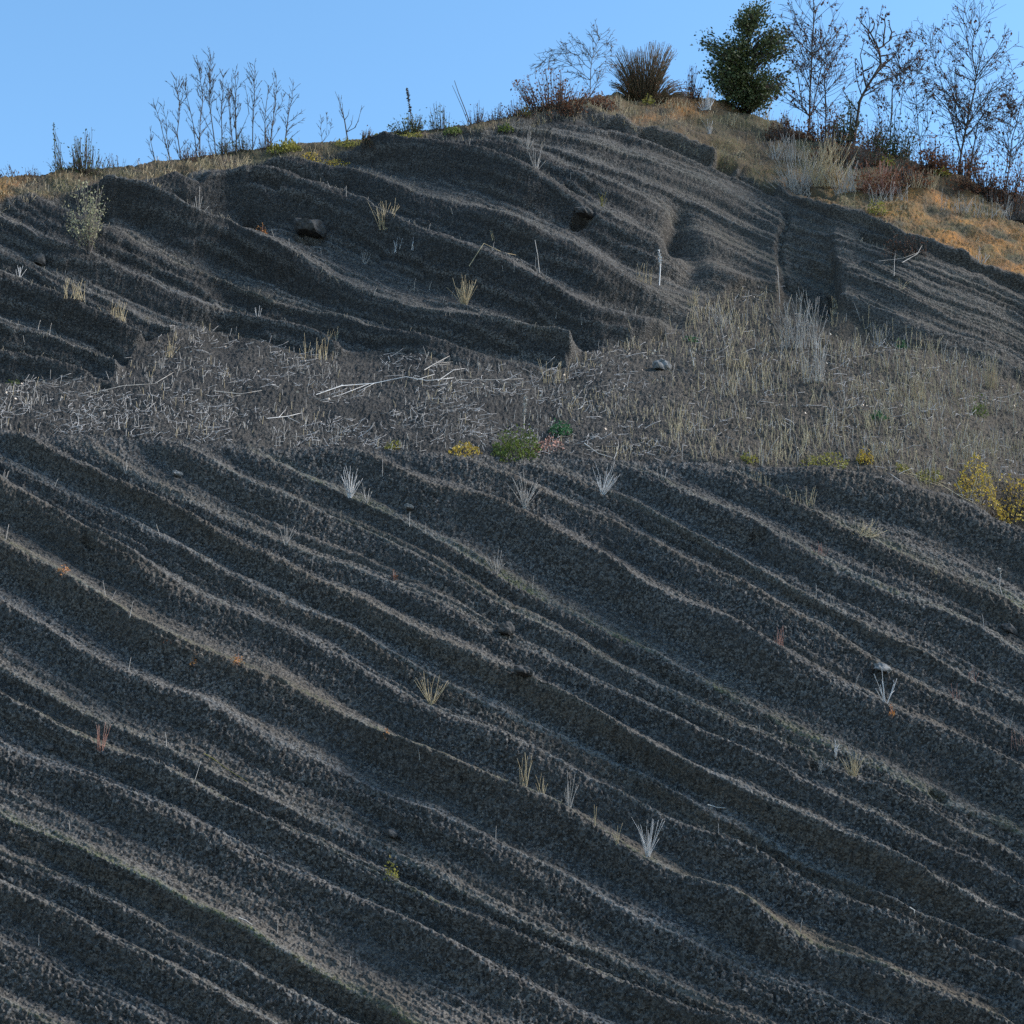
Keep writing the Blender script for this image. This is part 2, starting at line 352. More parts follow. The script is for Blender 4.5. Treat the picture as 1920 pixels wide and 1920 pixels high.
def grid_mesh(name, V3, closed=False):
    nr, nc = V3.shape[:2]
    me = bpy.data.meshes.new(name)
    me.vertices.add(nr * nc)
    me.vertices.foreach_set("co", V3.reshape(-1).astype(np.float32))
    i = (np.arange(nr - 1)[:, None] * nc + np.arange(nc - 1)[None, :])
    q = np.stack([i, i + 1, i + nc + 1, i + nc], -1).reshape(-1)
    nq = (nr - 1) * (nc - 1)
    me.loops.add(nq * 4); me.polygons.add(nq)
    me.loops.foreach_set("vertex_index", q.astype(np.int32))
    me.polygons.foreach_set("loop_start", (np.arange(nq) * 4).astype(np.int32))
    me.polygons.foreach_set("loop_total", np.full(nq, 4, np.int32))
    me.polygons.foreach_set("use_smooth", np.ones(nq, bool))
    me.update()
    return me
hill_me = grid_mesh("hillside", ALL)
ca = hill_me.color_attributes.new("soil", 'FLOAT_COLOR', 'POINT')
ca.data.foreach_set("color", colA.reshape(-1))
loose = pad(np.clip(mledge * (.75 - .55 * sst(900, 1350, PX)) * (.8 + .5 * fbm(PX / 90, PY / 30, 3, 111)) + mupp * (.12 + .55 * (1 - right)) * np.clip(.35 + st2, 0, 1) * (1 - du2) + .16 * mlow * np.clip(vnoise(lv1 * 2.3, PX / 500, 133) * 1.8, 0, 1), 0, 1), 0)  # loose cinder on the ledge; painted shade on the steep upper beds
la = hill_me.attributes.new("loose", 'FLOAT', 'POINT')
la.data.foreach_set("value", loose.reshape(-1).astype(np.float32))
hill = bpy.data.objects.new("hillside", hill_me)
hill["kind"] = "structure"
COL.objects.link(hill)

def ground_material():
    m, n, l, b = mat("volcanic_cinder", 0.95)
    b.inputs["Specular IOR Level"].default_value = 0.15
    at_ = n.new("ShaderNodeVertexColor"); at_.layer_name = "soil"
    sp = n.new("ShaderNodeSeparateColor"); l.new(at_.outputs["Color"], sp.inputs[0])
    tc = n.new("ShaderNodeTexCoord")
    def noise(scale, detail=2, rough=.5):
        z = n.new("ShaderNodeTexNoise"); z.inputs["Scale"].default_value = scale; z.inputs["Detail"].default_value = detail
        z.inputs["Roughness"].default_value = rough
        l.new(tc.outputs["Object"], z.inputs["Vector"]); return z.outputs["Fac"]
    def ramp(fac, a, b_):
        r = n.new("ShaderNodeMapRange"); r.inputs["From Min"].default_value = a; r.inputs["From Max"].default_value = b_
        l.new(fac, r.inputs["Value"]); return r.outputs["Result"]
    def mix(fac, c1, c2):
        x = n.new("ShaderNodeMix"); x.data_type = 'RGBA'
        if hasattr(fac, "links"): l.new(fac, x.inputs["Factor"])
        else: x.inputs["Factor"].default_value = fac
        for s, c in ((x.inputs[6], c1), (x.inputs[7], c2)):
            if isinstance(c, tuple): s.default_value = (*c, 1)
            else: l.new(c, s)
        return x.outputs[2]
    def mul(a, b_):
        x = n.new("ShaderNodeMath"); x.operation = 'MULTIPLY'; x.use_clamp = True
        l.new(a, x.inputs[0])
        if isinstance(b_, float): x.inputs[1].default_value = b_
        else: l.new(b_, x.inputs[1])
        return x.outputs[0]
    broad = noise(.6, 3)
    vc = n.new("ShaderNodeTexVoronoi"); vc.inputs["Scale"].default_value = 20.0
    l.new(tc.outputs["Object"], vc.inputs["Vector"])
    vs = n.new("ShaderNodeSeparateColor"); l.new(vc.outputs["Color"], vs.inputs[0])
    gm = n.new("ShaderNodeMath"); gm.operation = 'MULTIPLY_ADD'; gm.inputs[1].default_value = .55
    l.new(vs.outputs[0], gm.inputs[0])
    nm = n.new("ShaderNodeMath"); nm.operation = 'MULTIPLY'; nm.inputs[1].default_value = .45
    l.new(noise(34, 3, .7), nm.inputs[0]); l.new(nm.outputs[0], gm.inputs[2])
    grain = gm.outputs[0]
    gr = ramp(grain, .22, .86)
    c = mix(mul(gr, gr), CINDER_A, CINDER_B)
    c = mix(mul(ramp(broad, .4, .7), .5), c, (0.052, 0.048, 0.044))
    c = mix(mul(sp.outputs[2], ramp(grain, .2, .75)), c, BROWN)
    la = n.new("ShaderNodeAttribute"); la.attribute_name = "loose"
    c = mix(mul(la.outputs["Fac"], .85), c, (0.022, 0.021, 0.020))  # black cinder colour, also the painted shade of steep upper beds
    c = mix(mul(sp.outputs[0], ramp(grain, .3, .62)), c, DUST_LIGHT)  # dusty grey, partly painted light on the shelves
    c = mix(mul(at_.outputs["Alpha"], ramp(noise(9, 4, .7), .3, .62)), c, OCHRE)
    c = mix(mul(sp.outputs[1], ramp(noise(14, 3, .7), .42, .62)), c, MOSS)
    vor = n.new("ShaderNodeTexVoronoi"); vor.inputs["Scale"].default_value = 5.0
    l.new(tc.outputs["Object"], vor.inputs["Vector"])
    spk = n.new("ShaderNodeMath"); spk.operation = 'LESS_THAN'; spk.inputs[1].default_value = 0.035
    l.new(vor.outputs["Distance"], spk.inputs[0])
    c = mix(mul(spk.outputs[0], .6), c, (0.30, 0.29, 0.27))
    l.new(c, b.inputs["Base Color"])
    bp = n.new("ShaderNodeBump"); bp.inputs["Strength"].default_value = 0.9; bp.inputs["Distance"].default_value = 0.035
    v2 = n.new("ShaderNodeTexVoronoi"); v2.inputs["Scale"].default_value = 17.0
    l.new(tc.outputs["Object"], v2.inputs["Vector"])
    l.new(v2.outputs["Distance"], bp.inputs["Height"])
    l.new(bp.outputs[0], b.inputs["Normal"])
    return m
CINDER_A, CINDER_B = (0.029, 0.027, 0.025), (0.20, 0.186, 0.170)
DUST_LIGHT, BROWN, MOSS, OCHRE = (0.145, 0.142, 0.136), (0.092, 0.066, 0.038), (0.11, 0.12, 0.04), (0.36, 0.155, 0.04)
M_GROUND = ground_material()
hill_me.materials.append(M_GROUND)

# quarry floor, one sheet out to the horizon
fr = np.array([-3000., -600, -150, -60, -30, -10, 10, 30, 60, 150, 600, 3000])
fx, fy = np.meshgrid(fr, fr)
floor_me = grid_mesh("quarry_floor", np.stack([fx, fy, fx * 0], -1))
fm, fn, fl, fb = mat("floor_cinder")
ftc = fn.new("ShaderNodeTexCoord"); fz = fn.new("ShaderNodeTexNoise"); fz.inputs["Scale"].default_value = 3; fz.inputs["Detail"].default_value = 6
fl.new(ftc.outputs["Object"], fz.inputs["Vector"])
frp = fn.new("ShaderNodeValToRGB"); frp.color_ramp.elements[0].color = (.03, .03, .032, 1); frp.color_ramp.elements[1].color = (.12, .11, .10, 1)
fl.new(fz.outputs["Fac"], frp.inputs[0]); fl.new(frp.outputs[0], fb.inputs["Base Color"])
floor_me.materials.append(fm)
floor_o = bpy.data.objects.new("quarry_floor", floor_me); floor_o["kind"] = "structure"; COL.objects.link(floor_o)

PYT = PY                                   # photo row of every grid row, for planting
def surf(px, py):
    """point of the hillside that the photo shows at (px, py)"""
    j = int(np.clip(np.searchsorted(pxs, px), 0, NC - 1))
    i = int(np.argmin(np.abs(PYT[1:, j] - py))) + 1
    return P[i, j].copy()

# ------------------------------------------------------------------ builders for plants, stones and dead wood
BR_GROUP = "brambles and shrubs along the crest"
class MB:
    def __init__(self): self.v = []; self.f = []
    def tube(self, pts, r0, r1, sides=3):
        pts = [np.asarray(p, float) for p in pts]
        n = len(pts); base = len(self.v)
        for i, p in enumerate(pts):
            d = pts[min(i + 1, n - 1)] - pts[max(i - 1, 0)]
            d = d / (np.linalg.norm(d) + 1e-9)
            a = np.cross(d, (0.31, 0.93, 0.2)); a /= np.linalg.norm(a) + 1e-9
            b = np.cross(d, a)
            r = r0 + (r1 - r0) * i / max(n - 1, 1)
            for k in range(sides):
                t = 2 * math.pi * k / sides
                self.v.append(p + r * (math.cos(t) * a + math.sin(t) * b))
        for i in range(n - 1):
            for k in range(sides):
                k2 = (k + 1) % sides
                self.f.append((base + i * sides + k, base + i * sides + k2, base + (i + 1) * sides + k2, base + (i + 1) * sides + k))
        self.f.append(tuple(base + (n - 1) * sides + k for k in range(sides)))
    def leaf(self, p, d, size, wide=0.5):
        d = d / (np.linalg.norm(d) + 1e-9)
        s = np.cross(d, rng.normal(size=3)); s /= np.linalg.norm(s) + 1e-9
        nrm = np.cross(d, s)
        b = len(self.v)
        self.v += [p, p + d * size * .5 + s * size * wide * .5 + nrm * size * .1, p + d * size, p + d * size * .5 - s * size * wide * .5 + nrm * size * .1]
        self.f += [(b, b + 1, b + 2), (b, b + 2, b + 3)]
    def build(self, name, m, parent=None, origin=None, smooth=True):
        V3 = np.array(self.v, float)
        o3 = np.zeros(3) if origin is None else np.asarray(origin, float)
        me = bpy.data.meshes.new(name)
        me.from_pydata((V3 - o3).tolist(), [], self.f)
        if smooth: me.polygons.foreach_set("use_smooth", [True] * len(me.polygons))
        me.materials.append(m)
        o = bpy.data.objects.new(name, me)
        COL.objects.link(o)
        if parent is not None: o.parent = parent
        else: o.location = o3
        return o

def tag(o, label, cat, group=None, kind=None):
    o["label"] = label
    if cat: o["category"] = cat
    if group: o["group"] = group
    if kind: o["kind"] = kind
    return o
def thing(name, label, cat, loc, group=None):
    o = bpy.data.objects.new(name, None)
    o.empty_display_size = 0.2
    COL.objects.link(o); o.location = loc
    return tag(o, label, cat, group)
def mpp(p):                                   # metres covered by one photo pixel at point p
    return p[1] / (CP - 0.0) / FPX
UP = np.array([0, 0, 1.0])
def unit(v): return v / (np.linalg.norm(v) + 1e-9)
def R(a, b): return float(rng.uniform(a, b))

M_PALE = plain("pale_dry_stem", (0.30, 0.27, 0.24), (0.52, 0.48, 0.43), 2.5)
M_WHITE = plain("bleached_stem", (0.50, 0.48, 0.46), (0.66, 0.63, 0.60), 3)
M_STRAW = plain("straw", (0.34, 0.26, 0.15), (0.55, 0.45, 0.28), 3)
M_RED = plain("reddish_stem", (0.30, 0.14, 0.10), (0.48, 0.28, 0.22), 4)
M_ORANGE = plain("orange_leaf", (0.36, 0.14, 0.04), (0.50, 0.24, 0.08), 9, .8, .2)
M_RUST = plain("rusty_leaf", (0.10, 0.042, 0.022), (0.23, 0.10, 0.05), 6, .8, .25)
M_GREEN = plain("green_leaf", (0.06, 0.085, 0.018), (0.16, 0.20, 0.05), 6, .7, .25)
M_DGREEN = plain("dark_green_leaf", (0.035, 0.05, 0.016), (0.10, 0.12, 0.045), 3, .55, .15)
M_TEAL = plain("cool_green_leaf", (0.03, 0.09, 0.035), (0.06, 0.16, 0.06), 6, .7, .2)
M_YELLOW = plain("yellow_leaf", (0.26, 0.17, 0.035), (0.60, 0.44, 0.07), 8, .7, .25)
M_YGREEN = plain("yellow_green_leaf", (0.14, 0.14, 0.035), (0.36, 0.31, 0.06), 5, .7, .25)
M_SILVER = plain("silver_leaf", (0.22, 0.22, 0.12), (0.50, 0.46, 0.28), 8, .75, .25)
M_BROOM = plain("broom_twig", (0.05, 0.045, 0.02), (0.13, 0.085, 0.05), 5, .8)
M_BARK = plain("dark_bark", (0.035, 0.028, 0.022), (0.085, 0.068, 0.055), 5)
M_TWIG = plain("grey_bark", (0.085, 0.075, 0.068), (0.17, 0.15, 0.135), 4)
M_DEADLEAF = plain("dead_brown_leaf", (0.075, 0.032, 0.02), (0.17, 0.085, 0.05), 8, .8, .2)
M_PALELEAF = plain("pale_fallen_leaf", (0.55, 0.42, 0.32), (0.75, 0.66, 0.56), 6)
M_ROCK = plain("scoria_rock", (0.03, 0.029, 0.028), (0.095, 0.09, 0.085), 6, .95)
M_PROCK = plain("pale_stone", (0.11, 0.107, 0.10), (0.22, 0.215, 0.21), 6, .95)

def stem_pts(p, d, L, bend, n=4):
    pts = [p]; d = unit(d); side = unit(rng.normal(size=3)) * bend
    for i in range(n):
        d = unit(d + side / n + UP * 0.03)
        pts.append(pts[-1] + d * L / n)
    return pts

def tuft(name, label, cat, px, py, hpx, n, spread, m, group=None, lean=0.0, bend=.45, rpx=.54, wpx=6, side_twigs=0.0, flower=None):
    """a spray of dry stems rising from one root"""
    b = surf(px, py); k = mpp(b); h = hpx * k
    mb = MB()
    for i in range(n):
        a = (i + .5) / n * 2 - 1 if n > 1 else 0.0
        ang = a * spread + R(-.22, .22) * (n > 1) + lean
        d = np.array([math.sin(ang), R(-.35, .2), math.cos(ang)])
        L = h * R(.42, 1.05) * (1 - .15 * abs(a))
        p0 = b + np.array([R(-.5, .5) * wpx * k, R(-.5, .5) * wpx * k * .5, -0.06])
        pts = stem_pts(p0, d, L + .06, bend * R(.2, 1))
        mb.tube(pts, rpx * k * 1.1, rpx * k * .45, 3)
        if R(0, 1) < side_twigs:
            j = rng.integers(1, 4)
            mb.tube(stem_pts(pts[j], d + rng.normal(size=3) * .7, L * R(.15, .35), .3, 2), rpx * k * .7, rpx * k * .4, 3)
    o = mb.build(name, m, None, b)
    if flower is not None:
        fb = MB()
        for i in range(flower[1]):
            v = mb.v[rng.integers(len(mb.v) // 2, len(mb.v))]
            fb.leaf(np.asarray(v), rng.normal(size=3), flower[2] * k, .8)
        fo = fb.build("seed_head", flower[0], o, b)
    return tag(o, label, cat, group)

def mound(name, label, cat, px, py, wpx, hpx, n, m, leafpx=5, group=None, stems=True, smat=None, fringe=1.0):
    """a low leafy plant: leaves on short stems through a dome"""
    b = surf(px, py); k = mpp(b)
    t = thing(name, label, cat, b, group)
    mb = MB(); sb = MB(); feet = []
    for i in range(n):
        a = R(0, 2 * math.pi); r = math.sqrt(R(0, 1)); q = math.sqrt(max(0, 1 - r * r))
        hh = R(.15, 1.0) * q * (0.75 + .35 * math.sin(3 * a + px))
        x = math.cos(a) * r * wpx * .5; y = math.sin(a) * r * wpx * .4
        base = b + np.array([x * k, 0, 0])
        s = surf(px + x, py) if wpx > 40 else base
        p = np.array([s[0], s[1] + y * k, s[2] + y * k * .8 + hh * hpx * k * fringe])
        mb.leaf(p, rng.normal(size=3) + UP * .8, leafpx * k * R(.6, 1.25), .62)
        if i % 9 == 0: feet.append(np.array([s[0], s[1] + y * k * .6, s[2] - .08 + y * k * .5]))
        if i % 9 == 0: sb.tube([np.array([s[0], s[1] + y * k * .6, s[2] - .08 + y * k * .5]) if wpx > 60 else b - UP * .06, p], .5 * k, .3 * k, 3)
    if wpx > 60 and len(feet) > 2: sb.tube(sorted(feet, key=lambda q: q[0]), .6 * k, .5 * k, 3)
    mb.build("foliage", m, t, b)
    if stems: sb.build("stems", smat or M_TWIG, t, b)
    return t

def inside(poly, x, y):
    c = False; j = len(poly) - 1
    for i in range(len(poly)):
        xi, yi = poly[i]; xj, yj = poly[j]
        if (yi > y) != (yj > y) and x < (xj - xi) * (y - yi) / (yj - yi + 1e-9) + xi: c = not c
        j = i
    return c
def base_at(px, py, back):
    py = max(py, float(CREST(px)) + 5)
    b = surf(px, py); b[1] += back; b[2] -= 0.05
    return b

def shrub(name, label, cat, base, poly, depth, ntw, nleaf, leafpx, lm, tm=None, group=None, back=0.0, rpx=.8, lo=.35, arch=.0, clump=0, gap=0.0, wide=.55, spreadbase=.12, axis=False):
    """twigs from one foot to points spread through the crown, leaves along their outer part"""
    b = base_at(base[0], base[1], back); k = mpp(b); y0 = b[1]
    t = thing(name, label, cat, b, group)
    if group == BR_GROUP and base[0] > 1450:
        cx = sum(p[0] for p in poly) / len(poly); cy = max(p[1] for p in poly)
        poly = [(cx + (x - cx) * 1.22, cy + (y - cy) * 1.15) for x, y in poly]
    xs = [p[0] for p in poly]; ys = [p[1] for p in poly]
    ntw = int(ntw * 1.35); nleaf = int(nleaf * 1.5); rpx = rpx * 1.1
    tips = []
    tries = 0
    seeds = [(R(min(xs), max(xs)), R(min(ys), max(ys))) for _ in range(max(clump, 1))]
    while len(tips) < ntw and tries < ntw * 60:
        tries += 1
        x, y = R(min(xs), max(xs)), R(min(ys), max(ys))
        if not inside(poly, x, y): continue
        if gap > 0 and vnoise(np.array(x / 26.0), np.array(y / 26.0), int(base[0])) < gap - .5: continue
        tips.append((x, y))
    tw = MB(); lf = MB(); lines = []
    for (x, y) in tips:
        tip = at(x, y, y0 + R(-.5, .5) * depth)
        foot = b + np.array([(x - base[0]) * spreadbase * k, R(-.1, .1) * depth * .5, -.05])
        if axis:
            fy = min(base[1], y + (.30 + .35 * math.sin(x * 1.7) ** 2) * abs(x - base[0]) + 14)
            foot = at(base[0] + (x - base[0]) * .06, fy, y0 + R(-.06, .06))
            foot[2] = min(foot[2], at(base[0], base[1] - .75 * (base[1] - min(ys)), y0)[2])
        mid = foot + (tip - foot) * .5 + np.array([-(tip[0] - foot[0]) * .16, 0, abs(tip[0] - foot[0]) * (.12 + arch)])
        wob = (tip - foot) * .04
        pts = []
        for s in np.linspace(0, 1, 6):
            pts.append(foot * (1 - s) ** 2 + 2 * mid * s * (1 - s) + tip * s * s + rng.normal(size=3) * np.linalg.norm(wob) * (0.3 if 0 < s < 1 else 0))
        tw.tube(pts, rpx * k, rpx * k * .4, 3)
        lines.append(pts)
    per = max(1, nleaf // max(1, len(lines)))
    for pts in lines:
        for _ in range(per):
            s = lo + (1 - lo) * R(0, 1) ** .8
            i = min(int(s * 5), 4); f = s * 5 - i
            p = pts[i] * (1 - f) + pts[i + 1] * f
            d = unit(pts[i + 1] - pts[i])
            p = p + rng.normal(size=3) * leafpx * k * (1.4 if axis else .9)
            lf.leaf(p, d + rng.normal(size=3) * .8, leafpx * k * R(.6, 1.3), wide)
    tw.build("twigs", tm or M_BARK, t, b)
    if nleaf: lf.build("foliage", lm, t, b)
    return t

def branchy(mb, tips, pts, r0, r1, depth, dens, ang, k, lenf, upw):
    """side twigs along a limb, and twigs on those"""
    L = sum(np.linalg.norm(pts[i + 1] - pts[i]) for i in range(len(pts) - 1))
    n = max(1, int(L / k / (dens * 1.0)))
    for q in range(n):
        s = R(.06, 1.0); i = min(int(s * (len(pts) - 1)), len(pts) - 2); f = s * (len(pts) - 1) - i
        p = pts[i] * (1 - f) + pts[i + 1] * f
        d = unit(pts[i + 1] - pts[i])
        sd = rng.normal(size=3); sd[1] *= .7; sd = unit(sd - d * np.dot(sd, d))
        a = ang * R(.7, 1.3)
        nd = d * math.cos(a) + sd * math.sin(a) + UP * upw
        l = L * lenf * (1 - .55 * s) * R(.5, 1.15)
        if l < 3 * k: continue
        tp = stem_pts(p, nd, l, .5, 4)
        rr = (r0 + (r1 - r0) * s) * .55
        mb.tube(tp, max(rr, .48 * k), max(rr * .5, .36 * k), 3)
        tips.append(tp)
        if depth > 0: branchy(mb, tips, tp, rr, rr * .5, depth - 1, dens * .8, ang, k, lenf * 1.05, upw)

def tree(name, label, cat, limbs, group=None, back=.4, dens=17, ang=.75, lenf=.38, upw=.10, depth=2, leaves=0, leafpx=6, lm=None, bark=None, thick=2.0, spread=.5):
    """limbs traced from the photograph at the tree's own depth, twigs grown on them; the first limb is the trunk"""
    b = base_at(limbs[0][0][0], limbs[0][0][1], back); k = mpp(b); y0 = b[1]
    t = thing(name, label, cat, b, group)
    tr = MB(); br = MB(); tips = []; allp = []
    if name == "autumn_tree":
        x0, yb = limbs[0][0]; top = min(p[1] for p in limbs[0])
        for q in range(2):
            ln = R(-.55, .55); hh = (yb - top) * R(.45, .85); sx = x0 + R(-7, 7)
            limbs = limbs + [[(sx, yb), (sx + ln * hh * .4, yb - hh * .42), (sx + ln * hh * .72, yb - hh * .75), (sx + ln * hh * .85 + R(-6, 6), yb - hh)]]
    for li, lb in enumerate(limbs):
        dy = 0.0 if li == 0 else R(-spread, spread)
        n = len(lb); pts = []
        for i, (x, y) in enumerate(lb):
            p = at(x, y, y0 + dy * i / max(n - 1, 1))
            if li == 0 and i == 0: p = b.copy()
            pts.append(p)
        fine = []
        for i in range(n - 1):
            for s in (0, .5):
                q = pts[i] * (1 - s) + pts[i + 1] * s
                if s: q = q + rng.normal(size=3) * k * 1.0
                fine.append(q)
        fine.append(pts[-1])
        r0 = thick * k * (1.0 if li == 0 else .58)
        if li > 0:
            dd = [np.linalg.norm(q - fine[0]) for q in allp]
            fine[0] = allp[int(np.argmin(dd))].copy() if min(dd) < 30 * k else fine[0]
        allp += fine
        (tr if li == 0 else br).tube(fine, r0, r0 * .28, 5)
        tips.append(fine[-3:])
        branchy(br, tips, fine, r0, r0 * .3, depth - 1, dens, ang, k, lenf, upw)
    tr.build("trunk", bark or M_BARK, t, b)
    br.build("branches", bark or M_BARK, t, b)
    if leaves:
        lf = MB()
        for q in range(int(leaves * 1.15)):
            tp = tips[rng.integers(len(tips))]
            s = R(0.2, 1); i = min(int(s * (len(tp) - 1)), len(tp) - 2)
            p = tp[i] + (tp[i + 1] - tp[i]) * R(0, 1)
            for _ in range(rng.integers(1, 3)):
                lf.leaf(p + rng.normal(size=3) * k * 1.0, -UP + rng.normal(size=3) * .6, leafpx * k * R(.6, 1.2), .6)
        lf.build("foliage", lm or M_DEADLEAF, t, b)
    return t

def rock(name, label, px, py, wpx, hpx, m, flat=.6, seed=0, group=None, cat="stone", dpx=None, sink=.02, moss=None):
    import bmesh
    b = surf(px, py); k = mpp(b)
    bm = bmesh.new(); bmesh.ops.create_icosphere(bm, subdivisions=3, radius=1.0)
    for v in bm.verts:
        c = v.co; q = c.copy()
        n = 0.55 * float(fbm(np.array(c.x * 1.3 + c.z), np.array(c.y * 1.3 + seed * 7 + c.z * .5), 3, seed))
        n += .16 * float(vnoise(np.array(c.x * 6 + c.z * 3), np.array(c.y * 6 + c.z * 2), seed + 3))
        q = q * (1 + n)
        q.z = max(q.z, -.55)
        v.co = (q.x * wpx * .5 * k, q.y * (dpx or wpx) * .45 * k, q.z * hpx * .6 * k)
    me = bpy.data.meshes.new(name); bm.to_mesh(me); bm.free()
    me.polygons.foreach_set("use_smooth", [False] * len(me.polygons))
    me.materials.append(m)
    o = bpy.data.objects.new(name, me)
    o.location = (b[0], b[1] - .10, b[2] + hpx * k * sink)
    o.rotation_euler = (R(-.15, .15), R(.1, .45), R(0, 6))
    o.rotation_euler = (R(-.1, .1), R(.2, .4), R(-.3, .3))
    COL.objects.link(o)
    return tag(o, label, cat, group)

def branch(name, label, pts, rpx, m, lift=.03, twigs=(), cat="branch", group=None):
    """a dead branch lying on the ground along the given photo points"""
    b = surf(*pts[0]); k = mpp(b)
    def line(pp):
        out = []
        for i, (x, y) in enumerate(pp):
            q = surf(x, y); out.append(q + np.array([0, -lift, lift + .04 * (i % 2)]))
        return out
    mb = MB(); mb.tube(line(pts), rpx * k, rpx * k * .45, 5)
    for tw in twigs: mb.tube(line(tw), rpx * k * .55, rpx * k * .3, 4)
    return tag(mb.build(name, m, None, b), label, cat, group)

# ------------------------------------------------------------------ trees and shrubs along the crest
SAP = "bare saplings on the left crest"
def sapling(limbs, label, thick=1.25):
    tree("bare_sapling", label, "sapling", limbs, SAP, back=R(.3, 1.8), dens=7.5, ang=.62, lenf=.26, upw=.28, depth=2, thick=thick, bark=M_BARK)
sapling([[(331,299),(332,249),(336,189),(330,147)], [(334,200),(343,180),(344,150)], [(333,190),(324,165)]], "bare forked sapling, leftmost of the tall ones on the left crest")
sapling([[(371,292),(375,228),(380,189),(376,152),(374,117)], [(373,190),(370,165),(370,141)]], "second tallest bare sapling, twin topped, just left of the tallest one")
sapling([[(392,288),(394,205),(394,157),(395,108)], [(394,160),(385,145)], [(395,155),(403,138)]], "tallest bare sapling of the row, with one straight long leader")
sapling([[(407,281),(415,203),(418,141)], [(411,230),(425,190),(430,172)]], "slim bare sapling just right of the tallest one")
sapling([[(430,278),(429,196),(429,168)]], "short thin bare sapling in the middle of the row")
sapling([[(439,278),(441,196),(440,137)], [(440,200),(434,170),(435,145)]], "bare sapling with a dark thickened middle stem, centre of the row", 1.6)
sapling([[(468,269),(477,178),(478,126)], [(467,214),(464,185),(459,154)]], "bare sapling with short comb-like twigs at its tall tip, right half of the row")
sapling([[(486,265),(497,214),(504,161)]], "thin bare sapling leaning right between two comb-tipped ones")
sapling([[(502,256),(516,196),(518,141)], [(510,225),(528,195),(533,175)]], "bare sapling with a bent tip, second from the right of the row")
sapling([[(525,258),(541,214),(550,156)], [(530,240),(552,221),(573,205)], [(526,255),(550,235),(574,220)]], "wide bare sapling at the right end of the row above the grass tussock")
sapling([[(314,299),(307,258),(291,200)], [(316,285),(311,223),(304,198)]], "low bare sapling leaning left at the left end of the row")
sapling([[(287,299),(283,267),(282,244)], [(285,285),(277,262)]], "small bare sapling standing left of the row", .9)
sapling([[(365,292),(362,232),(350,180),(346,157)]], "bare sapling leaning left towards the forked one", 1.0)
sapling([[(600,268),(601,240),(602,222)], [(612,265),(613,240),(612,211)], [(616,262),(620,240),(622,222)]], "little cluster of straight bare shoots right of the grass tussock", .7)
tree("bare_shrub", "dark forked bare shrub above the yellow ground cover on the crest", "shrub", [[(652,258),(646,225),(640,205),(632,180)], [(647,228),(655,205)], [(660,255),(672,225),(679,202)], [(655,250),(662,215)]], back=.3, dens=12, ang=.5, lenf=.3, upw=.2, thick=1.5)
tree("arching_bare_tree", "pale bare tree with thin drooping twigs above the bramble at the summit", "tree",
     [[(1105,188),(1107,150),(1110,110),(1120,80),(1128,62)], [(1107,135),(1085,105),(1060,92),(1035,97),(1022,115)], [(1106,150),(1075,125),(1045,112),(1015,118),(998,140)],
      [(1110,115),(1095,85),(1075,75),(1058,84)], [(1112,105),(1130,85),(1145,80),(1152,100)], [(1107,140),(1130,120),(1146,112),(1152,128)], [(1106,155),(1085,140),(1060,135)]],
     back=1.0, dens=8, ang=.6, lenf=.42, upw=-.16, depth=2, thick=1.2, bark=M_TWIG, leaves=60, leafpx=4)
TR = "thin autumn trees on the right crest"
tree("autumn_tree", "tall straight autumn tree cut off by the top of the picture, right of the evergreen", "tree",
     [[(1517,232),(1519,168),(1522,101),(1526,24),(1525,0),(1524,-25)], [(1519,103),(1491,69),(1460,29)], [(1515,206),(1484,182),(1467,168)], [(1522,103),(1556,79),(1585,43)],
      [(1521,80),(1503,55),(1500,31)], [(1526,30),(1537,5)], [(1519,150),(1545,120),(1570,95)], [(1519,160),(1500,130),(1488,118)]], TR, dens=12, depth=2, lenf=.46, leaves=260, leafpx=6.5, thick=2.2)
tree("autumn_tree", "thin autumn tree with long slanting limbs, between the straight and the crooked one", "tree",
     [[(1549,230),(1547,172),(1547,144),(1549,96),(1548,60)], [(1549,172),(1575,144),(1585,108)], [(1548,134),(1575,93),(1604,41)], [(1547,120),(1530,90),(1525,75)]], TR, dens=12, depth=2, lenf=.46, leaves=190, leafpx=6.5, thick=1.5)
tree("crooked_tree", "dark crooked tree with a thick bent trunk on the right crest", "tree",
     [[(1601,215),(1612,190),(1625,165),(1652,120),(1647,91),(1632,62),(1620,48),(1611,36)], [(1623,163),(1618,134),(1613,103),(1621,72)], [(1621,133),(1637,125),(1641,114)],
      [(1648,91),(1661,81),(1673,69),(1700,62)], [(1655,84),(1660,48),(1661,26),(1666,24)], [(1673,69),(1669,52),(1666,41)], [(1652,120),(1668,126),(1674,136)], [(1653,112),(1680,96)], [(1632,62),(1640,45),(1632,32)], [(1661,40),(1645,27)]],
     dens=15, depth=2, leaves=170, leafpx=6, thick=3.3, lenf=.33)
tree("autumn_tree", "slender leafy autumn tree right of the crooked trunk, with long bare switches above", "tree",
     [[(1671,226),(1673,168),(1684,140),(1688,125),(1678,96)], [(1688,216),(1695,144),(1705,100),(1714,62)], [(1697,134),(1715,112),(1731,89)], [(1676,160),(1660,140)], [(1695,150),(1690,110),(1693,95)]], TR, dens=11, depth=2, lenf=.46, leaves=300, leafpx=6.5, thick=1.3)
tree("autumn_tree", "low thin autumn sapling in the gap between the two groups of trees", "tree",
     [[(1733,262),(1719,206),(1718,168),(1731,115)], [(1722,215),(1745,200),(1752,190)], [(1719,170),(1708,140)]], TR, dens=11, depth=2, leaves=90, leafpx=6, thick=1.0)
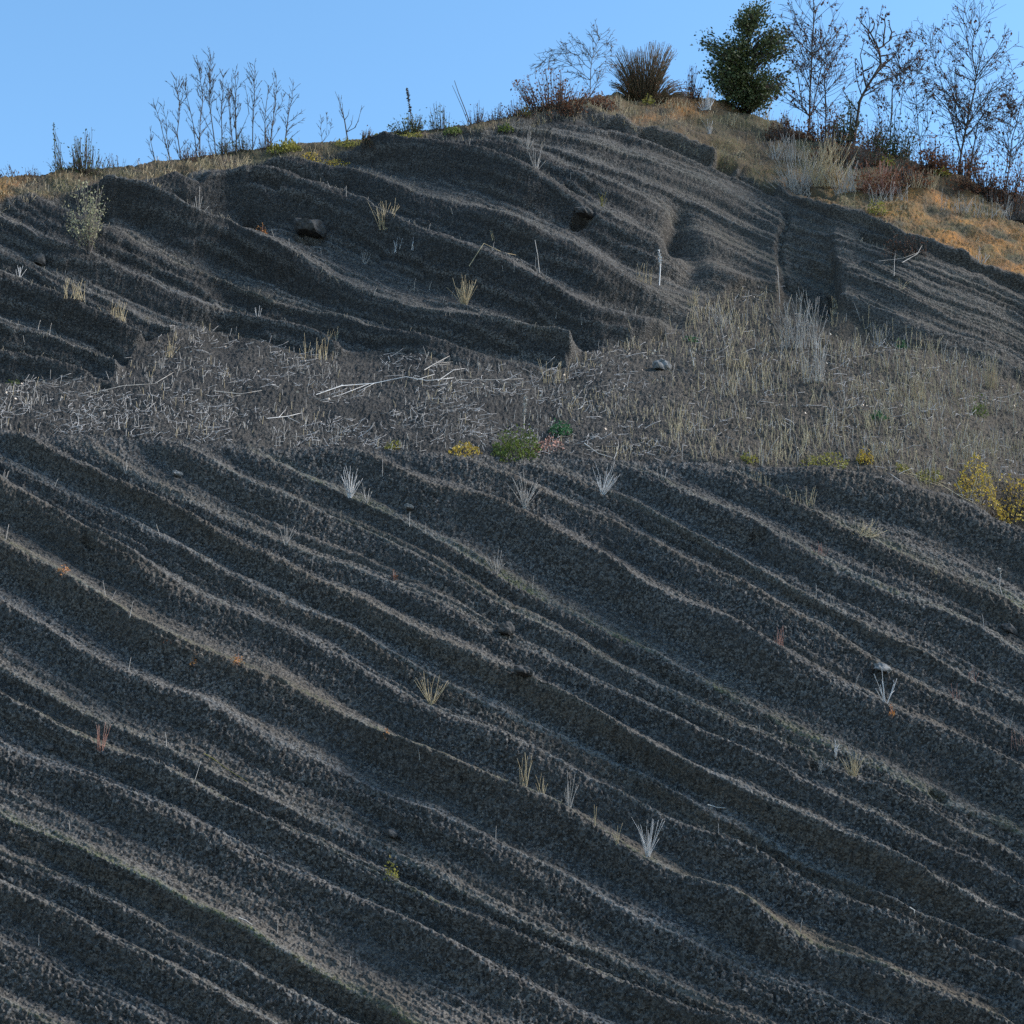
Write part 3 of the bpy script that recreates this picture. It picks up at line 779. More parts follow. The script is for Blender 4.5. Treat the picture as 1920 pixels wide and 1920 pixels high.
tree("autumn_tree", "broad autumn tree with a fanned open crown near the right edge", "tree",
     [[(1799,285),(1812,237),(1829,163),(1831,144),(1823,103),(1827,60),(1817,29)], [(1831,144),(1843,96),(1858,43)], [(1834,144),(1872,91),(1891,53)], [(1819,223),(1855,172),(1915,115)],
      [(1829,153),(1795,139),(1776,125)], [(1812,237),(1779,156),(1750,103)], [(1810,240),(1759,184),(1731,156)], [(1826,65),(1838,48),(1833,28)], [(1795,195),(1790,140),(1793,100)]], TR, dens=12, depth=2, lenf=.46, leaves=430, leafpx=6.5, thick=2.2)
tree("autumn_tree", "autumn tree low behind the broad one, limbs reaching out past the right edge", "tree",
     [[(1824,295),(1834,228),(1855,201),(1915,192)], [(1834,228),(1850,240),(1890,215),(1925,180)], [(1830,260),(1812,215),(1800,190)]], TR, dens=11, depth=2, lenf=.46, leaves=200, leafpx=6.5, thick=1.6, back=1.2)
tree("autumn_tree", "autumn sapling at the extreme right edge of the crest", "tree",
     [[(1885,330),(1898,260),(1912,205),(1930,160)], [(1895,275),(1915,250),(1935,235)]], TR, dens=10, depth=2, lenf=.46, leaves=160, leafpx=6.5, thick=1.4)

EV = [(1318,72),(1332,64),(1342,84),(1362,82),(1373,62),(1380,36),(1396,12),(1410,8),(1420,26),(1430,4),(1444,-4),(1452,22),(1462,46),(1478,58),(1488,75),(1488,98),(1500,112),(1490,130),(1476,150),(1468,172),(1442,188),(1410,200),(1380,204),(1358,188),(1346,162),(1330,147),(1313,125),(1324,100)]
EV = [(1408 + (x - 1408) * 1.10, y) for x, y in EV]
ev = shrub("evergreen_tree", "dense dark green evergreen tree standing on the right shoulder of the crest", "tree", (1405,212), EV, 3.0, 330, 9000, 6.6, M_DGREEN, M_BARK, back=.5, rpx=1.0, lo=.28, gap=.20, wide=.6, spreadbase=.10, axis=True)
_b = base_at(1405, 212, .5); _mb = MB(); _mb.tube([_b - UP * .2, at(1407,170,_b[1]), at(1412,120,_b[1]), at(1425,60,_b[1])], 4 * mpp(_b), 1.2 * mpp(_b), 6); _mb.build("trunk", M_BARK, ev, _b)

shrub("broom_bush", "big dark reddish broom bush with upright brushy twigs at the summit", "bush", (1210,190), [(1130,150),(1138,122),(1150,98),(1166,82),(1180,94),(1203,84),(1226,74),(1250,72),(1268,92),(1284,112),(1304,132),(1312,160),(1296,182),(1240,190),(1180,186),(1146,172)],
      2.4, 460, 1300, 4.2, M_RUST, M_BROOM, back=.4, rpx=.9, lo=.35, gap=.22, wide=.3, spreadbase=.3, arch=.28)
BR = BR_GROUP
shrub("bramble_bush", "rust leaved bramble bush spilling over the summit left of the broom", "bush", (1040,212), [(955,152),(978,143),(1002,138),(1030,122),(1055,128),(1070,150),(1112,165),(1128,188),(1100,204),(1040,214),(1000,208),(970,192),(960,172)], 1.8, 130, 900, 5.5, M_RUST, M_BARK, BR, .2, .7, .25, .15, gap=.2, spreadbase=.6)
shrub("bramble_bush", "low purple brown bramble tangle left of the rust leaved bramble", "bush", (965,222), [(915,222),(940,200),(965,180),(1000,190),(1010,214),(985,224)], 1.0, 60, 260, 4.5, M_DEADLEAF, M_BARK, BR, .3, .6, .25, .2, spreadbase=.6)
shrub("bramble_bush", "reddish bramble between the broom bush and the evergreen", "bush", (1298,192), [(1266,160),(1296,118),(1318,138),(1325,188),(1295,196)], 1.2, 60, 320, 5, M_RUST, M_BARK, BR, .5, .6, .2, .15, spreadbase=.5)
shrub("dead_branch_tangle", "bleached dead branches sticking up beside the evergreen foot", "dead shrub", (1322,205), [(1300,205),(1312,178),(1330,165),(1345,168),(1340,195)], .8, 22, 0, 4, M_WHITE, M_WHITE, None, -.3, 1.1, spreadbase=.5)
shrub("undergrowth_bush", "brown leaved bush at the foot of the straight autumn tree", "bush", (1535,262), [(1492,255),(1508,218),(1538,196),(1572,200),(1588,238),(1575,275),(1520,275)], 1.4, 80, 650, 6, M_RUST, M_BARK, BR, .2, .7, .15, spreadbase=.6)
shrub("undergrowth_bush", "dark green holly-like bush below the crooked trunk", "bush", (1588,255), [(1562,238),(1575,205),(1600,182),(1616,215),(1604,258),(1568,258)], 1.2, 60, 560, 6, M_DGREEN, M_BARK, BR, .6, .7, .15, spreadbase=.5)
shrub("undergrowth_bush", "reddish brown bush right of the crooked trunk's foot", "bush", (1635,280), [(1598,276),(1618,228),(1650,213),(1668,240),(1664,288),(1618,290)], 1.2, 70, 560, 6, M_RUST, M_BARK, BR, .2, .7, .15, spreadbase=.6)
shrub("undergrowth_bush", "dark olive bush below the slender leafy tree", "bush", (1675,300), [(1622,296),(1640,250),(1680,212),(1706,222),(1714,272),(1695,306),(1640,306)], 1.3, 90, 800, 6, M_DGREEN, M_BARK, BR, .4, .7, .15, spreadbase=.6)
shrub("undergrowth_bush", "rounded rust coloured bush left of the broad autumn tree", "bush", (1748,328), [(1708,318),(1722,272),(1750,258),(1778,284),(1786,328),(1740,336)], 1.3, 80, 700, 6, M_RUST, M_BARK, BR, -.1, .7, .12, spreadbase=.6)
shrub("undergrowth_bush", "bright red brown bush hanging over the dry grass on the slope edge", "bush", (1645,362), [(1600,345),(1612,312),(1650,300),(1684,318),(1690,356),(1640,368)], 1.0, 70, 480, 6, M_RUST, M_RED, BR, -.2, .7, .15, spreadbase=.6)
shrub("undergrowth_bush", "dark twiggy bush between the olive and the rounded rust bush", "bush", (1702,336), [(1662,335),(1690,288),(1722,298),(1734,336)], 1.0, 60, 320, 5.5, M_DEADLEAF, M_BARK, BR, .1, .7, .2, spreadbase=.6)
shrub("bramble_bush", "wide loose bramble thicket filling the right edge of the crest", "bush", (1855,372), [(1780,338),(1800,302),(1840,288),(1880,298),(1930,284),(1930,392),(1870,382),(1820,358)], 1.8, 130, 1000, 6, M_RUST, M_BARK, BR, .1, .7, .15, spreadbase=.8)
shrub("bramble_bush", "grey leafless bramble at the right edge above the ochre soil", "bush", (1890,392), [(1840,378),(1870,350),(1930,352),(1930,402),(1870,396)], 1.0, 70, 160, 5, M_DEADLEAF, M_TWIG, BR, -.4, .7, .2, spreadbase=.8)
shrub("dark_leaved_bush", "dark leaved bush with a spiky shoot alone on the far left crest", "bush", (140,322), [(82,308),(96,288),(103,238),(110,262),(130,255),(150,248),(174,230),(166,262),(190,287),(215,304),(190,314),(150,322),(110,318)], 1.5, 110, 420, 5, M_DGREEN, M_BARK, BR, .3, .75, .35, gap=.1, spreadbase=.8)
shrub("bramble_bush", "low sparse bramble at the left edge of the crest", "bush", (35,335), [(-10,325),(12,304),(36,318),(62,308),(80,322),(60,336),(0,338)], 1.2, 36, 110, 4.5, M_DEADLEAF, M_BARK, BR, .3, .6, .2, .15, spreadbase=.8)
shrub("bramble_bush", "thin trailing bramble right of the far left bush", "bush", (215,315), [(180,310),(205,284),(235,298),(262,300),(240,318)], 1.0, 24, 60, 4, M_DEADLEAF, M_BARK, BR, .3, .5, .2, .15, spreadbase=.6)
shrub("green_bush", "small dark green bush under a dock spike in the middle of the crest", "bush", (768,250), [(724,240),(744,222),(764,212),(792,213),(798,238),(782,250),(738,250)], 1.0, 70, 420, 5, M_DGREEN, M_BARK, BR, .1, .6, .2, spreadbase=.6)
shrub("thin_shrub", "wispy dark shrub with a few leaves right of the dock spike", "shrub", (828,240), [(798,236),(806,200),(820,183),(842,202),(856,230)], .8, 34, 110, 4.5, M_DGREEN, M_BARK, BR, .3, .6, .3, .1, spreadbase=.7)
shrub("thin_shrub", "wispy bare shrub beside the two crossing stalks on the crest", "shrub", (890,232), [(862,230),(880,200),(900,183),(912,210),(928,226)], .8, 36, 70, 4, M_DEADLEAF, M_BARK, BR, .3, .6, .3, .1, spreadbase=.7)
shrub("thin_shrub", "lone wispy shrub in the low gap before the brambles", "shrub", (925,228), [(900,224),(915,205),(940,190),(950,215),(945,228)], .8, 26, 50, 4, M_DEADLEAF, M_BARK, BR, .4, .5, .3, .1, spreadbase=.7)
shrub("heather_clump", "dark reddish brown heather clump beside the mossy strip", "bush", (690,275), [(672,262),(680,240),(695,237),(705,252),(704,274),(680,277)], .6, 80, 120, 3.5, M_RUST, M_BROOM, BR, -.2, .6, .3, spreadbase=.7)
for x, y, w, h, lm, tm, lab in [(1562,300,80,62,M_RUST,M_TWIG,"brown scrub above the large straw grass clump"), (1625,318,74,60,M_DEADLEAF,M_TWIG,"grey brown scrub just above the bright red brown bush"), (1792,318,80,54,M_RUST,M_BARK,"rust scrub at the foot of the broad autumn tree"),
                                (1700,356,80,44,M_RUST,M_TWIG,"russet scrub under the dark twiggy bush"), (1842,366,90,50,M_DEADLEAF,M_BARK,"dark brown scrub in front of the loose bramble thicket"), (1470,262,60,46,M_DEADLEAF,M_TWIG,"brown scrub right below the evergreen"),
                                (1125,200,60,30,M_RUST,M_TWIG,"low russet scrub between the rust bramble and the broom")]:
    shrub("scrub", lab, "scrub", (x, y), [(x - w * .5, y), (x - w * .42, y - h * .6), (x - w * .15, y - h * .8), (x, y - h), (x + w * .2, y - h * .75), (x + w * .45, y - h * .6), (x + w * .5, y)], 1.1, 80, 480, 5.5, lm, tm, BR, 0.0, .7, .2, spreadbase=.85)
for i, (x, hh, lab) in enumerate([(420, 40, "dark leafy scrub between the saplings' feet, under the shortest one"), (452, 52, "dark ivy-like scrub at the feet of the comb-tipped saplings"), (350, 26, "low grey scrub under the left saplings"), (382, 24, "low grey scrub under the tallest sapling"), (500, 26, "low grey scrub left of the grass tussock")]):
    y = float(CREST(x))
    shrub("low_scrub", lab, "scrub", (x, y + 6), [(x - 24, y + 2), (x - 14, y - hh * .6), (x, y - hh), (x + 14, y - hh * .6), (x + 24, y + 2)], .8, 46, 150 if i < 2 else 40, 4.5, M_DGREEN if i < 2 else M_DEADLEAF, M_BARK, BR, .4, .6, .2, spreadbase=.7)

shrub("silver_leaved_shrub", "pale silver leaved shrub growing from a ledge on the upper left face", "shrub", (166,486), [(116,402),(118,372),(134,350),(150,334),(172,333),(196,346),(204,372),(200,402),(192,420),(186,440),(178,456),(150,452),(130,446),(118,430)], 1.6, 52, 620, 5.2, M_SILVER, M_TWIG, None, 0, .6, .28, gap=.25, spreadbase=.06)

def spike(name, label, pts, rpx, m, head=None, group=None, back=0.0, cat="stalk"):
    """one stalk, with a thickened seed spike along its upper part"""
    b = base_at(pts[0][0], pts[0][1], back); k = mpp(b)
    P3 = [b] + [at(x, y, b[1]) for x, y in pts[1:]]
    mb = MB(); mb.tube(P3, rpx * k, rpx * k * .5, 4)
    o = mb.build(name, m, None, b)
    if head:
        hb = MB(); f0, n, sz = head[0], head[1], head[2]
        for q in range(n):
            s = R(f0, 1) * (len(P3) - 1); i = min(int(s), len(P3) - 2)
            p = P3[i] + (P3[i + 1] - P3[i]) * (s - i)
            hb.leaf(p, rng.normal(size=3) + UP * .8, sz * k * R(.6, 1.2), .6)
        hb.build("seed_head", head[3] if len(head) > 3 else m, o, b)
    return tag(o, label, cat, group)
spike("dock_spike", "tall dark seed spike above the green bush on the crest", [(772,240),(770,215),(766,190),(763,167)], 1.0, M_BARK, (.35, 120, 5))
spike("dock_spike", "thin dark leafy spike on the far left bush", [(104,318),(103,290),(102,262),(100,230)], .9, M_BARK, (.3, 60, 5, M_DGREEN))
spike("dry_stalk", "long straight stalk leaning left on the crest, right of the two", [(882,235),(872,205),(860,175),(852,151)], 1.1, M_BARK)
spike("dry_stalk", "shorter straight stalk leaning left on the crest, left of the two", [(880,237),(868,205),(848,160)], .8, M_BARK)
spike("mullein_stalk", "pale dead mullein stalk standing alone on the upper face", [(1238,528),(1238,505),(1237,485),(1236,470)], 1.4, M_WHITE, (.45, 90, 5, M_WHITE))
spike("seed_stalk", "feathery pale seed head above the green bush on the ledge", [(983,800),(983,778),(985,755),(986,745)], 1.0, M_PALE, (.3, 140, 6, M_PALE))
spike("mullein_stalk", "fallen pale mullein stalk with a knobbly tip below the spread tuft", [(968,935),(955,950),(944,965),(938,972)], 1.4, M_PALE, (.55, 60, 4, M_PALE))
spike("seed_stalk", "grey seed stalk in the black hollow at the right edge", [(1876,1120),(1874,1098),(1876,1075),(1873,1065)], .8, M_PALE, (.5, 50, 4, M_PALE))
spike("dry_stalk", "long leaning stick right of the pale tuft on the upper face", [(1013,502),(1008,478),(1003,450)], .9, M_PALE)
spike("dry_stalk", "pale stick standing on the sun-lit talus cone below the gully", [(1460,560),(1460,530),(1458,500)], .7, M_PALE)

# ------------------------------------------------------------------ leafy plants and ground cover
mound("green_bush", "rounded olive green bush on the lip of the ledge", "bush", 968, 848, 92, 56, 900, M_GREEN, 6.5)
mound("green_bush", "small deep green leafy plant right of the rounded bush", "plant", 1050, 812, 42, 30, 260, M_TEAL, 6)
mound("red_stemmed_plant", "tangle of reddish stems between the two green plants on the ledge", "plant", 1028, 842, 60, 30, 180, M_RED, 6)
mound("yellow_plant", "bright yellow low plant left of the rounded green bush", "plant", 870, 846, 62, 20, 320, M_YELLOW, 5)
mound("green_plant", "small yellow green plant on the lip, left of the yellow one", "plant", 735, 838, 34, 16, 120, M_YGREEN, 5)
mound("yellow_shrub", "large yellow leaved shrub on the lip at the right edge", "shrub", 1868, 922, 150, 74, 1500, M_YELLOW, 5.6, fringe=1.05)
mound("yellow_plant", "yellow and green creeping plant on the lip below the talus cone", "plant", 1545, 872, 90, 20, 420, M_YGREEN, 5)
mound("yellow_plant", "bright yellow tuft at the right end of the creeping plant", "plant", 1622, 872, 36, 28, 260, M_YELLOW, 5)
mound("yellow_plant", "small yellow plant between the creeping plant and the yellow shrub", "plant", 1742, 898, 50, 22, 240, M_YGREEN, 5)
mound("yellow_plant", "tiny yellow green plant just left of the small yellow plant", "plant", 1690, 888, 30, 14, 110, M_YGREEN, 5)
mound("green_plant", "pale green upright plant at the left end of the creeping plant", "plant", 1404, 866, 34, 26, 160, M_YGREEN, 5)
mound("green_plant", "small blue green plant alone on the right talus", "plant", 1645, 790, 32, 14, 120, M_TEAL, 5)
mound("green_plant", "small bright green plant at the foot of the right face", "plant", 1690, 652, 24, 20, 90, M_TEAL, 5)
mound("green_plant", "flat green rosette on the path up the talus", "plant", 1296, 638, 30, 8, 70, M_TEAL, 5)
mound("green_plant", "tall pale green plant among the straw at the right", "plant", 1838, 780, 30, 48, 150, M_GREEN, 5)
mound("green_plant", "green sprout at the left edge under the face", "plant", 24, 718, 26, 10, 60, M_GREEN, 4)
mound("green_plant", "light green weed on the lower black face", "plant", 735, 1662, 24, 44, 90, M_YGREEN, 5)
mound("yellow_plant", "yellow green broom-like plant hanging on the ochre slope", "plant", 1645, 405, 40, 36, 220, M_YGREEN, 5)
mound("green_tussock", "round green grass tussock on the crest beside the saplings", "tussock", 532, 282, 64, 22, 420, M_YGREEN, 6, smat=M_GREEN)
mound("green_tussock", "small green grass tussock on the crest, middle", "tussock", 848, 250, 36, 18, 180, M_GREEN, 6)
mound("green_tussock", "green tussock nearest the brambles on the crest", "tussock", 946, 236, 34, 14, 140, M_GREEN, 6)
mound("green_tussock", "bright green sprig in front of the rust bramble", "tussock", 980, 218, 30, 24, 140, M_GREEN, 6)
mound("green_tussock", "yellow green sprig under the broom bush", "plant", 1216, 196, 26, 24, 110, M_YGREEN, 5)
mound("green_tussock", "yellow green grass clump beside the rounded rust bush", "tussock", 1660, 316, 40, 26, 200, M_YGREEN, 6)
mound("green_tussock", "yellow green grass clump right of the rounded rust bush", "tussock", 1765, 335, 30, 20, 120, M_YGREEN, 6)
mound("yellow_ground_cover", "bright yellow ground cover on the crest below the bare shoots", "ground cover", 608, 294, 90, 10, 500, M_YELLOW, 4.5, stems=False)
mound("mossy_ground_cover", "yellow green mossy strip left of the heather clump", "ground cover", 660, 272, 70, 12, 380, M_YGREEN, 4.5, stems=False)
mound("mossy_ground_cover", "yellow green mossy strip right of the heather clump", "ground cover", 745, 258, 100, 10, 480, M_YGREEN, 4.5, stems=False)
OR = "orange weeds on the lower face"
for x, y, w, h, n, m, lab in [(363,1250,16,26,60,M_ORANGE,"bright orange dry weed on the mid left bed edge"), (445,1256,24,18,60,M_ORANGE,"orange brown weed right of the bright orange one"), (122,1096,26,14,60,M_ORANGE,"orange patch of weed high at the left edge of the face"),
                              (316,1220,26,10,36,M_RUST,"faint rusty weed left of the bright orange one"), (737,1084,12,22,40,M_RUST,"small upright rust red weed in the upper middle of the face"), (727,1404,12,18,34,M_ORANGE,"tiny orange weed above the stalks in the centre"),
                              (1668,1358,14,24,44,M_ORANGE,"small orange weed under the white antler-shaped stems"), (489,440,26,30,110,M_ORANGE,"dry orange plant below the hole in the upper face"), (1890,400,16,40,90,M_ORANGE,"orange weed at the right edge on the ochre soil")]:
    mound("orange_weed", lab, "weed", x, y, w, h, n, m, 3.6, OR, smat=M_RED)

# ------------------------------------------------------------------ dry tufts, one by one
TU = "dry tufts on the black faces"
for x, y, h, n, sp, m, kw, lab in [
 (655,934,66,30,.36,M_WHITE,{}, "dense white fan of stems on the mossy bed edge"),
 (686,944,36,9,.42,M_PALE,{'side_twigs':.5}, "smaller grey tuft touching the dense white fan"),
 (985,944,74,24,.62,M_PALE,{'side_twigs':.4}, "wide grey tuft with spread stems above the fallen mullein"),
 (1130,924,64,24,.62,M_WHITE,{'lean':.18}, "white tuft fanning right, near the lip"),
 (931,1070,54,10,.45,M_PALE,{}, "sparse forked grey tuft below the dense white fan"),
 (808,1318,66,18,.62,M_STRAW,{}, "straw coloured fan tuft in the centre of the lower face"),
 (189,1418,62,14,.2,M_RED,{'wpx':10}, "reddish upright tuft on the lower left face"),
 (1657,1330,64,9,.55,M_WHITE,{'rpx':.9,'side_twigs':.6}, "white antler-shaped stems on the right of the lower face"),
 (1461,1243,42,16,.4,M_RED,{'wpx':20}, "squat brownish tuft left of the antler-shaped stems"),
 (1791,1310,36,7,.14,M_RED,{'wpx':12}, "short reddish stems near the right edge"),
 (1823,1275,34,6,.2,M_RED,{'wpx':10}, "thin reddish stems just above the short ones at the right"),
 (1602,1452,64,30,.42,M_STRAW,{'side_twigs':.3}, "bushy straw tuft on the lower right face"),
 (1566,1412,38,9,.3,M_WHITE,{'bend':.9}, "drooping white tuft left of the bushy straw one"),
 (1542,1440,34,12,.35,M_PALE,{}, "pale tuft over the small hollow beside the straw one"),
 (976,1508,68,11,.14,M_STRAW,{'wpx':14}, "tall straw stalks at the left of the row below centre"),
 (1010,1518,36,8,.2,M_STRAW,{'wpx':14}, "short straw stalks in the row below centre"),
 (1062,1538,64,10,.3,M_PALE,{}, "forked pale tuft in the row below centre"),
 (1110,1568,42,2,.06,M_STRAW,{'rpx':.8}, "single stout straw stalk in the row below centre"),
 (1158,1603,36,6,.3,M_STRAW,{}, "little straw tuft with a pale foot in the row below centre"),
 (1215,1614,78,22,.26,M_WHITE,{'bend':.5}, "tall white tuft at the right end of the row below centre"),
 (536,1022,42,7,.45,M_PALE,{}, "small grey forked tuft at the upper left of the lower face"),
 (236,882,32,6,.3,M_PALE,{}, "small pale stems near the lip at the left"),
 (8,902,26,5,.3,M_PALE,{}, "pale forked stems at the left edge below the lip"),
 (1538,1048,32,10,.45,M_RED,{'wpx':16}, "brown tuft on a bed edge right of centre"),
 (1500,948,40,14,.25,M_STRAW,{'wpx':46}, "pale grass fringe at the head of the big dark band"),
 (1425,905,34,10,.2,M_STRAW,{'wpx':34}, "pale grass fringe where the big dark band meets the lip"),
 (1620,1006,40,40,.9,M_STRAW,{'bend':1.3,'lean':.5,'wpx':34}, "drooping hank of straw over the big dark band"),
 (1240,905,34,7,.25,M_PALE,{'wpx':12}, "two pale forks on the bed edge under the lip"),
 (1910,1398,40,10,.16,M_RED,{'wpx':26}, "reddish stems at the right edge of the lower face"),
 (1755,1085,30,6,.3,M_STRAW,{}, "small straw stems beside the orange leaf at the right"),
 (870,564,70,40,.46,M_STRAW,{}, "strong straw tuft in the middle of the upper face"),
 (725,446,66,40,.4,M_STRAW,{'side_twigs':.3,'wpx':24}, "big pale tuft above and left of the strong straw one"),
 (748,474,36,12,.35,M_WHITE,{'wpx':20}, "white stems just under the big pale tuft"),
 (775,478,26,7,.3,M_WHITE,{'lean':.3}, "white stems leaning right under the big pale tuft"),
 (1000,338,64,10,.5,M_PALE,{'side_twigs':.7}, "branching pale weed high on the upper face"),
 (990,276,44,10,.5,M_PALE,{'side_twigs':.6}, "pale spreading weed close under the crest"),
 (680,478,30,10,.5,M_PALE,{}, "low grey tuft left of the white stems"),
 (285,368,50,28,.42,M_STRAW,{'wpx':30}, "pale grass clump under the small saplings"),
 (440,328,42,36,.75,M_STRAW,{'wpx':40,'side_twigs':.5}, "pale spreading grass below the saplings"),
 (375,392,64,5,.7,M_PALE,{'rpx':.8}, "crossing pale sticks on the upper left face"),
 (480,588,34,5,.3,M_WHITE,{}, "three white stems on the hump above the talus"),
 (318,670,46,12,.3,M_STRAW,{'wpx':18}, "straw tuft at the left foot of the upper face"),
 (300,690,44,6,.3,M_PALE,{}, "pale stems beside the straw tuft at the left foot"),
 (592,672,56,18,.16,M_STRAW,{'wpx':44}, "row of tall straw stalks at the foot of the hump"),
 (622,628,34,16,.3,M_STRAW,{'wpx':30}, "straw tuft on top of the dark hump"),
 (212,620,46,22,.3,M_STRAW,{'wpx':38}, "straw tuft on the left spur"),
 (135,590,46,24,.35,M_STRAW,{'wpx':40}, "yellowish dry tuft on the left spur, further left"),
 (36,545,32,9,.5,M_WHITE,{'side_twigs':.6}, "white curly stems at the left edge"),
 (1130,386,36,9,.5,M_YGREEN,{'side_twigs':.5}, "yellow green weed above the overhanging rock"),
 (1208,528,44,12,.18,M_STRAW,{'wpx':28}, "straw stalks left of the mullein"),
 (1297,574,46,12,.18,M_STRAW,{'wpx':20}, "straw stalks right of the mullein"),
 (1356,612,52,12,.45,M_PALE,{'side_twigs':.7}, "branching pale weed left of the talus cone"),
 (1500,650,118,60,.22,M_PALE,{'wpx':70,'side_twigs':.5}, "tall tangle of pale weeds on the talus cone"),
 (1525,720,110,34,.14,M_PALE,{'wpx':40}, "tall pale weeds below the tangle on the talus cone"),
 (1650,640,50,14,.35,M_PALE,{'side_twigs':.4,'wpx':26}, "pale weeds at the foot of the buttress"),
 (1858,728,80,26,.14,M_STRAW,{'wpx':26}, "tallest straw tuft near the right edge of the ledge"),
 (1720,740,70,30,.2,M_STRAW,{'wpx':40}, "straw tuft in the middle of the right talus"),
 (1380,690,52,22,.35,M_STRAW,{'wpx':44}, "straw tuft on the left side of the talus cone"),
 (1835,488,36,14,.5,M_WHITE,{'bend':1.2,'wpx':26}, "curled white weeds on the ochre slope"),
 (1690,550,40,5,.3,M_STRAW,{'bend':1.4}, "looped straw stems on the buttress"),
 (925,438,26,5,.2,M_STRAW,{}, "small straw stems right of the big pale tuft"),
 (1300,690,40,2,.1,M_WHITE,{'rpx':.9}, "pair of white drumstick stems on the path"),
 (1040,715,56,18,.2,M_STRAW,{'wpx':50}, "straw tuft where the face meets the ledge"),
 (1505,354,112,150,.85,M_PALE,{'wpx':60,'side_twigs':.5}, "large grey dry bush of grass on the overhang edge"),
 (1548,348,118,130,.5,M_STRAW,{'wpx':50}, "large straw grass clump behind the grey one on the overhang edge"),
 (1590,360,70,50,.5,M_PALE,{'wpx':50,'side_twigs':.5}, "pale weeds between the straw clump and the red brown bush"),
 (1420,205,60,40,.45,M_STRAW,{'wpx':50}, "brown grass at the foot of the evergreen"),
 (1370,232,34,20,.4,M_STRAW,{'wpx':50}, "dry grass on the brown bank below the evergreen"),
 (1330,250,34,8,.3,M_WHITE,{}, "white stems on the bank below the dead branches"),
 (1700,300,60,12,.2,M_STRAW,{'wpx':30}, "tall straw stems in front of the olive bush"),
 (1665,372,52,44,.5,M_PALE,{'wpx':70,'side_twigs':.5}, "grey dry weeds below the bright red brown bush"),
 (1722,362,46,40,.5,M_STRAW,{'wpx':60,'side_twigs':.3}, "straw weeds below the rounded rust bush"),
 (1860,402,46,40,.5,M_PALE,{'wpx':80,'side_twigs':.6}, "grey weeds on the ochre soil near the right edge"),
 (1470,300,66,50,.5,M_PALE,{'wpx':60,'side_twigs':.4}, "pale weeds above and left of the large grey dry bush"),
 (1250,205,26,26,.5,M_STRAW,{'wpx':70}, "short straw grass in front of the broom bush"),
 (1150,200,26,22,.5,M_STRAW,{'wpx':60}, "short straw grass left of the broom bush"),
 (1460,250,50,44,.5,M_STRAW,{'wpx':50,'side_twigs':.3}, "brown grass right of the evergreen on the bank"),
 (1790,390,40,30,.4,M_PALE,{'wpx':60,'side_twigs':.4}, "grey dry weeds under the bramble thicket"),
]:
    tuft("dry_tuft", lab, "dry grass", x, y, h, n, sp, m, TU, **kw)
LOWST = [(308,1398,36),(363,1482,48),(200,1136,42),(211,1141,24),(250,1178,28),(1555,1136,40),(1726,1142,34),(1838,1192,34),(1601,1305,36),(1894,1362,46),(768,988,38),(798,1002,28),(1176,946,34),(794,1447,34),(523,1746,34),(655,1812,30),(1503,1757,32),(130,1556,24),
         (425,1704,20),(1527,1120,26),(1370,1100,24),(996,1098,32),(1012,1165,26),(720,898,30),(262,1000,28),(98,912,20),(15,1032,34),(1345,1560,28),(1635,1075,30),(300,1010,22),(240,1265,26),(1425,1380,24),(74,1760,22),(930,1580,30),(880,1030,0)]
for x, y, h in LOWST:
    if h: tuft("dry_stalk", "single thin pale stalk standing alone on the black lower face", "stalk", x, y, h, 1, 0, M_PALE, "lone stalks on the lower face", bend=.5, lean=R(-.15, .25), rpx=.75)
for x, y, h in [(560,395,30),(620,385,24),(655,400,28),(705,560,30),(770,530,30),(800,525,28),(850,395,26),(540,470,30),(512,450,26),(1040,590,30),(1090,610,30),(1160,620,28),(940,525,28),(960,530,24),(1005,490,30),(420,600,26),(70,625,30),(92,635,28),(45,640,26),
                (1115,420,24),(845,540,26),(830,555,30),(600,470,24),(1030,500,26),(920,500,26),(1070,330,26),(1010,310,30),(955,300,24),(880,300,22),(690,395,26),(640,370,24),(770,440,24),(800,430,24),(560,440,30),(200,580,28),(125,500,24),(1290,640,34),(1180,610,26)]:
    tuft("dry_stalk", "single thin pale stalk standing alone on the upper face", "stalk", x, y, h, 1, 0, M_PALE, "lone stalks on the upper face", bend=.6, lean=R(-.25, .25), rpx=.65)

# ------------------------------------------------------------------ stones and dead wood
rock("overhanging_rock", "dark rock with a yellow lichen spot jutting from the upper left face", 580, 424, 62, 34, M_ROCK, seed=3, cat="rock", sink=.1)
rock("overhanging_rock", "pointed dark rock slab jutting from the middle of the upper face", 1092, 404, 36, 18, M_ROCK, seed=8, cat="rock")
rock("scoria_stone", "dark stone in the centre of the lower face", 950, 1178, 32, 26, M_ROCK, seed=5)
rock("scoria_stone", "dark crumbly clod below the central stone", 978, 1286, 34, 18, M_ROCK, seed=6)
rock("scoria_stone", "grey stone at the right edge of the lower face", 1908, 1770, 40, 34, M_ROCK, seed=9)
rock("scoria_stone", "flat pale stone above the antler-shaped stems", 1652, 1256, 30, 14, M_PROCK, seed=2)
rock("scoria_stone", "small pale stone below the lip at the left", 331, 882, 18, 10, M_PROCK, seed=4)
rock("scoria_stone", "small flat stone above the forked stems", 766, 948, 18, 9, M_PROCK, seed=7)
rock("scoria_stone", "dark clod near the right edge above the reddish stems", 1890, 1166, 34, 18, M_ROCK, seed=11)
rock("scoria_stone", "small round clod on the lower left face", 92, 1396, 14, 12, M_ROCK, seed=12)
rock("scoria_stone", "small clod in the lower middle of the face", 733, 1556, 24, 14, M_ROCK, seed=13)
rock("scoria_stone", "round clod on the upper face at the left edge", 72, 484, 30, 26, M_ROCK, seed=14)
rock("scoria_stone", "pale block half buried on the talus path", 1240, 690, 34, 22, M_PROCK, seed=15)
